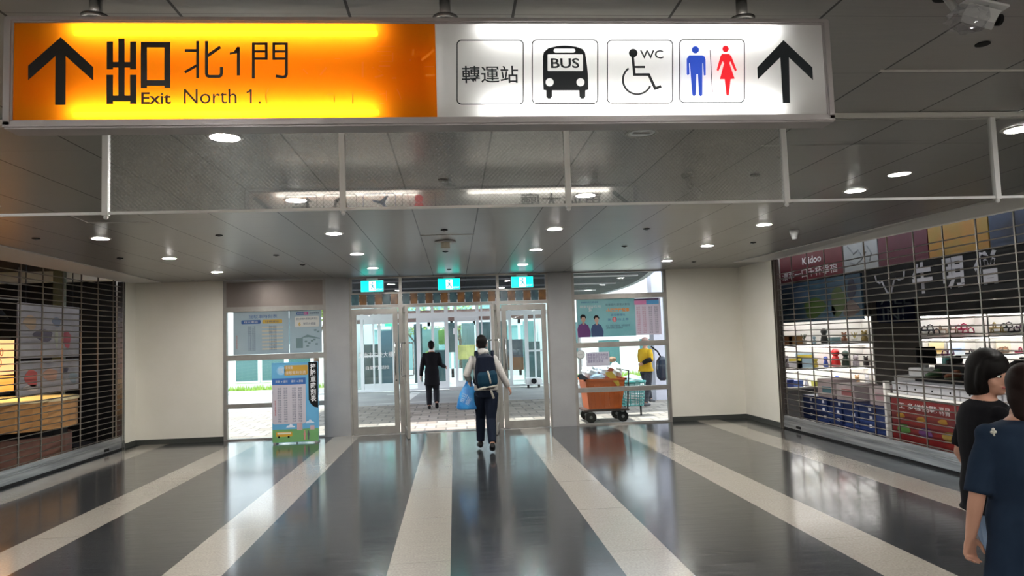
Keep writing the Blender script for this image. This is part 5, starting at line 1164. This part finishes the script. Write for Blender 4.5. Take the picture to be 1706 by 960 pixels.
HG = mottled('light_grey_hoodie_fabric', (.40, .39, .37), (.50, .48, .46), 8, .85); NVY = mat('navy_denim', (.008, .012, .024), .8)
manA = person('person in light grey hoodie and dark jeans walking out, wearing a backpack', (.45, 10.52, 0), math.radians(2), 1.70,
    dict(torso=[(0, .10, .84), (0, .10, .95), (-.01, .10, 1.06), (-.02, .11, 1.20), (-.03, .12, 1.32), (-.035, .12, 1.40), (-.04, .13, 1.45)], neck=(-.04, .12, 1.46), head=(-.045, .13, 1.475), hpitch=-.08,
         shL=(-.195, .11, 1.375), elL=(-.285, .00, 1.13), wrL=(-.235, .20, 1.05), shR=(.135, .11, 1.375), elR=(.235, .03, 1.12), wrR=(.325, .07, .94), hdL=(0, .3, -1), curlL=1.2, curlR=.5,
         hipL=(-.08, .10, .86), knL=(-.075, .34, .50), anL=(-.085, .38, .11), toL=(-.095, .52, .05), hipR=(.08, .10, .86), knR=(.06, .12, .47), anR=(.055, -.08, .14), toR=(.065, .06, .045)),
    dict(top=dict(name='hoodie', m=HG, hem=.90, sleeve='long', ease=.016, hood=True), bottom=dict(name='jeans', m=NVY, ease=.014), shoes=BLACK), .0065)
# backpack
bp_ = empty('backpack', (.47, 10.52, 1.0), 'navy and teal backpack with beige strap on the grey hoodie wearer', 'backpack')
NB = mat('navy_backpack_fabric', (.003, .006, .016), .7); TB = mat('teal_backpack_fabric', (.005, .030, .055), .7); BG = mat('beige_webbing', (.42, .40, .35), .7)
q = MB(); q.tube([(-.03, -.14, -.05), (-.03, -.16, .02), (-.035, -.165, .20), (-.035, -.15, .38), (-.035, -.12, .43)], [(.13, .08), (.155, .11), (.155, .115), (.13, .09), (.06, .04)], 20); q.build('main_compartment', NB, bp_, True, True, .010, 3)
q = MB(); q.tube([(-.01, -.235, -.03), (-.01, -.255, .03), (-.015, -.255, .14), (-.02, -.24, .19)], [(.125, .05), (.145, .06), (.145, .058), (.12, .03)], 20); q.build('front_pocket', TB, bp_, True, True, .010, 3)
MB().tube([(-.15, -.27, -.065), (-.06, -.32, -.035), (.02, -.32, -.03), (.12, -.28, -.015)], .017, 8).build('beige_trim', BG, bp_, True, True)
MB().tube([(-.01, -.305, .20), (.015, -.325, .10), (.03, -.318, .02)], [(.012, .005)]*3, 8).build('beige_strap', BG, bp_, True, True); MB().tube([(.03, -.25, -.08), (.07, -.23, -.20)], [(.016, .005)]*2, 8).build('loose_strap', BG, bp_, True, True)
for sx in (-1, 1): MB().tube([(-.035+sx*.10, -.09, .34), (-.035+sx*.12, .00, .475), (-.035+sx*.12, .12, .475), (-.035+sx*.125, .245, .36), (-.03+sx*.14, .235, .12), (-.03+sx*.16, .09, .02), (-.03+sx*.14, -.07, .0)], [(.024, .010)]*7, 8).build('shoulder_strap', NB, bp_, True, True)
MB().tube([(-.08, -.10, .42), (-.035, -.10, .465), (.01, -.10, .42)], .009, 8).build('grab_handle', BG, bp_, True, True)
# blue shopping bag
sb_ = empty('shopping_bag', (.215, 10.74, .62), 'bright blue plastic shopping bag with white lettering hanging from the left hand', 'bag')
BLP = mottled('bright_blue_plastic', (.02, .20, .62), (.06, .38, .80), 7, .3)
q = MB(); ncr = 28; prof = [(0, .150, .075), (.03, .172, .085), (.12, .160, .080), (.24, .125, .060), (.33, .085, .035), (.37, .05, .02)]; rings = []
for z, a, b_ in prof: rings.append([q.b.verts.new((-.02*(1-z/.37)-.02+a*math.cos(t)*(1+.04*math.sin(5*t+z*20)), b_*math.sin(t)*(1+.10*math.sin(7*t+z*30)), z)) for t in [2*PI*k/ncr for k in range(ncr)]])
for a, b_ in zip(rings, rings[1:]):
    for k in range(ncr): q.b.faces.new((a[k], a[(k+1) % ncr], b_[(k+1) % ncr], b_[k]))
q.b.faces.new(rings[0][::-1]); q.b.faces.new(rings[-1]); q.build('bag_body', BLP, sb_, True, True)
for sx in (-1, 1): MB().tube([(-.02+sx*.045, 0, .35), (-.01+sx*.03, 0, .41), (.005, 0, .445)], [(.018, .006)]*3, 8).build('bag_handle', BLP, sb_, True, True)
text('bag_lettering', 'MAX 生活\nMARKET', (.145, 10.74-.088, .78), .13, .16, mat('pale_bag_print', (.6, .75, .85), .5), sb_, tilt=math.radians(62))

BC = mat('black_coat_wool', (.009, .009, .012), .85); BP = mat('charcoal_trousers', (.016, .017, .022), .8)
manB = person('person in long black coat walking away across the outside paving', (-.57, 17.8, -.02), 0, 1.66,
    dict(torso=spine(), neck=(0, 0, 1.46), head=(0, .01, 1.475), hpitch=-.1, shL=(-.18, 0, 1.38), elL=(-.235, -.02, 1.10), wrL=(-.275, .05, .84), shR=(.18, 0, 1.38), elR=(.22, .0, 1.11), wrR=(.33, .20, 1.04),
         hipL=(-.08, 0, .86), knL=(-.085, .06, .47), anL=(-.08, -.02, .09), toL=(-.09, .11, .045), hipR=(.08, 0, .86), knR=(.10, .05, .48), anR=(.11, -.20, .17), toR=(.11, -.12, .06)),
    dict(top=dict(name='coat', m=BC, hem=.60, sleeve='long', ease=.022, flare=1.12), bottom=dict(name='trousers', m=BP), shoes=BLACK), .010)
q = MB().tube([(0, .0, 1.42), (0, .0, 1.455)], [.066, .062], 18); q.build('white_collar', WHITE, manB, True, True)
YS = mottled('yellow_shirt_fabric', (.60, .36, .02), (.70, .44, .04), 5, .8)
manC = person('person in yellow shirt and dark leggings outside right window, carrying a dark bag', (4.42, 16.45, -.02), math.radians(-60), 1.58,
    dict(torso=spine(), neck=(0, 0, 1.46), head=(0, .02, 1.475), shL=(-.18, 0, 1.38), elL=(-.24, .05, 1.12), wrL=(-.16, .26, 1.12), shR=(.18, 0, 1.38), elR=(.27, -.08, 1.16), wrR=(.12, -.20, 1.08),
         hipL=(-.08, 0, .86), knL=(-.09, .12, .50), anL=(-.09, .20, .16), toL=(-.09, .33, .10), hipR=(.08, 0, .86), knR=(.09, -.04, .47), anR=(.09, -.16, .09), toR=(.09, -.02, .045)),
    dict(top=dict(name='shirt', m=YS, hem=.86, sleeve='long', ease=.03, flare=1.2), bottom=dict(name='leggings', m=mottled('dark_patterned_leggings', (.015, .018, .03), (.04, .04, .06), 20, .7)), shoes=mat('grey_trainer', (.10, .10, .12), .6)), .010, 'cap', mat('dusty_pink_cap', (.42, .27, .24), .8))
MB().tube([(.27, -.08, 1.075), (.2, -.16, 1.05), (.12, -.20, 1.0)], [.058, .056, .045], 12).build('arm_sleeve', BLACK, manC, True, True)['label'] = 'black arm sleeve'
hb_ = empty('shoulder_bag', (4.72, 16.15, .62), 'large shiny dark blue bag slung behind the yellow shirt', 'bag')
q = MB(); q.tube([(0, 0, -.05), (0, 0, .02), (.02, 0, .22), (0, 0, .42), (-.02, 0, .50)], [(.06, .05), (.13, .10), (.17, .12), (.13, .09), (.05, .04)], 20); q.build('bag_body', mat('shiny_dark_blue', (.012, .02, .045), .25), hb_, True, True, .012, 3)
MB().tube([(.0, .02, .45), (-.12, -.10, .62), (-.26, -.07, .74)], [(.018, .006)]*3, 8).build('bag_strap', BLACK, hb_, True, True)

# two women in the right foreground
BT = mat('black_tee_fabric', (.007, .007, .009), .9); NT = mottled('navy_tee_fabric', (.012, .021, .040), (.016, .028, .052), 6, .9); LJ = mottled('light_blue_denim', (.16, .22, .33), (.22, .29, .40), 12, .8)
arm = dict(shL=(-.165, 0, 1.37), elL=(-.235, -.05, 1.10), wrL=(-.25, .10, .86), shR=(.165, 0, 1.37), elR=(.235, -.05, 1.10), wrR=(.25, .08, .86))
leg = dict(hipL=(-.08, 0, .86), knL=(-.085, .10, .47), anL=(-.08, .14, .09), toL=(-.085, .28, .045), hipR=(.08, 0, .86), knR=(.085, .02, .47), anR=(.09, -.16, .12), toR=(.09, -.04, .045))
womA = person('person with black bob hair and black tee at right, turned towards her companion', (2.62, 3.40, 0), math.radians(-105), 1.505,
    dict(torso=spine(), neck=(0, .01, 1.46), head=(0, .03, 1.465), hyaw=math.radians(-62), hpitch=-.10, **arm, **leg),
    dict(top=dict(name='tee_shirt', m=BT, hem=.82, sleeve='short', ease=.03, flare=1.15), bottom=dict(name='jeans', m=LJ), shoes=WHITE), .0065, 'bob', HAIR, True)
womB = person('person in navy tee with dark tied hair, nearest at the right edge', (2.42, 2.92, 0), math.radians(-22), 1.46,
    dict(torso=spine(), neck=(0, .01, 1.46), head=(.035, .02, 1.465), hyaw=math.radians(-20), hpitch=-.15, shL=(-.165, 0, 1.37), elL=(-.235, -.04, 1.07), wrL=(-.265, .02, .835), hdL=(-.05, .25, -1), hnL=(.5, -1, .1), curlL=.75,
         shR=(.165, 0, 1.37), elR=(.235, -.02, 1.10), wrR=(.25, .10, .86), **leg),
    dict(top=dict(name='tee_shirt', m=NT, hem=.60, sl=1.0, sleeve='short', ease=.038, flare=1.2), bottom=dict(name='jeans', m=LJ), shoes=WHITE), .0055, 'long_tied', HAIRB, True)
p = un(1655, 720, 1, 2.76)
eb = MB(); 
for a, b_, r in ((0, .010, .007), (-.008, .0, .006), (.008, .0, .006), (0, -.004, .007), (.002, -.013, .004)): eb.ball((p.x+a, p.y, p.z+b_), (r, .004, r), 10)
eb.build('shirt_emblem', mat('pale_emblem_print', (.5, .48, .42), .6), womB)['label'] = 'small pale emblem'
for m_ in (BT, NT, LJ, HG, NVY, BC, BP, NB, TB, YS): m_.node_tree.nodes['Principled BSDF'].inputs['Specular IOR Level'].default_value = .12
bpy.context.view_layer.update()
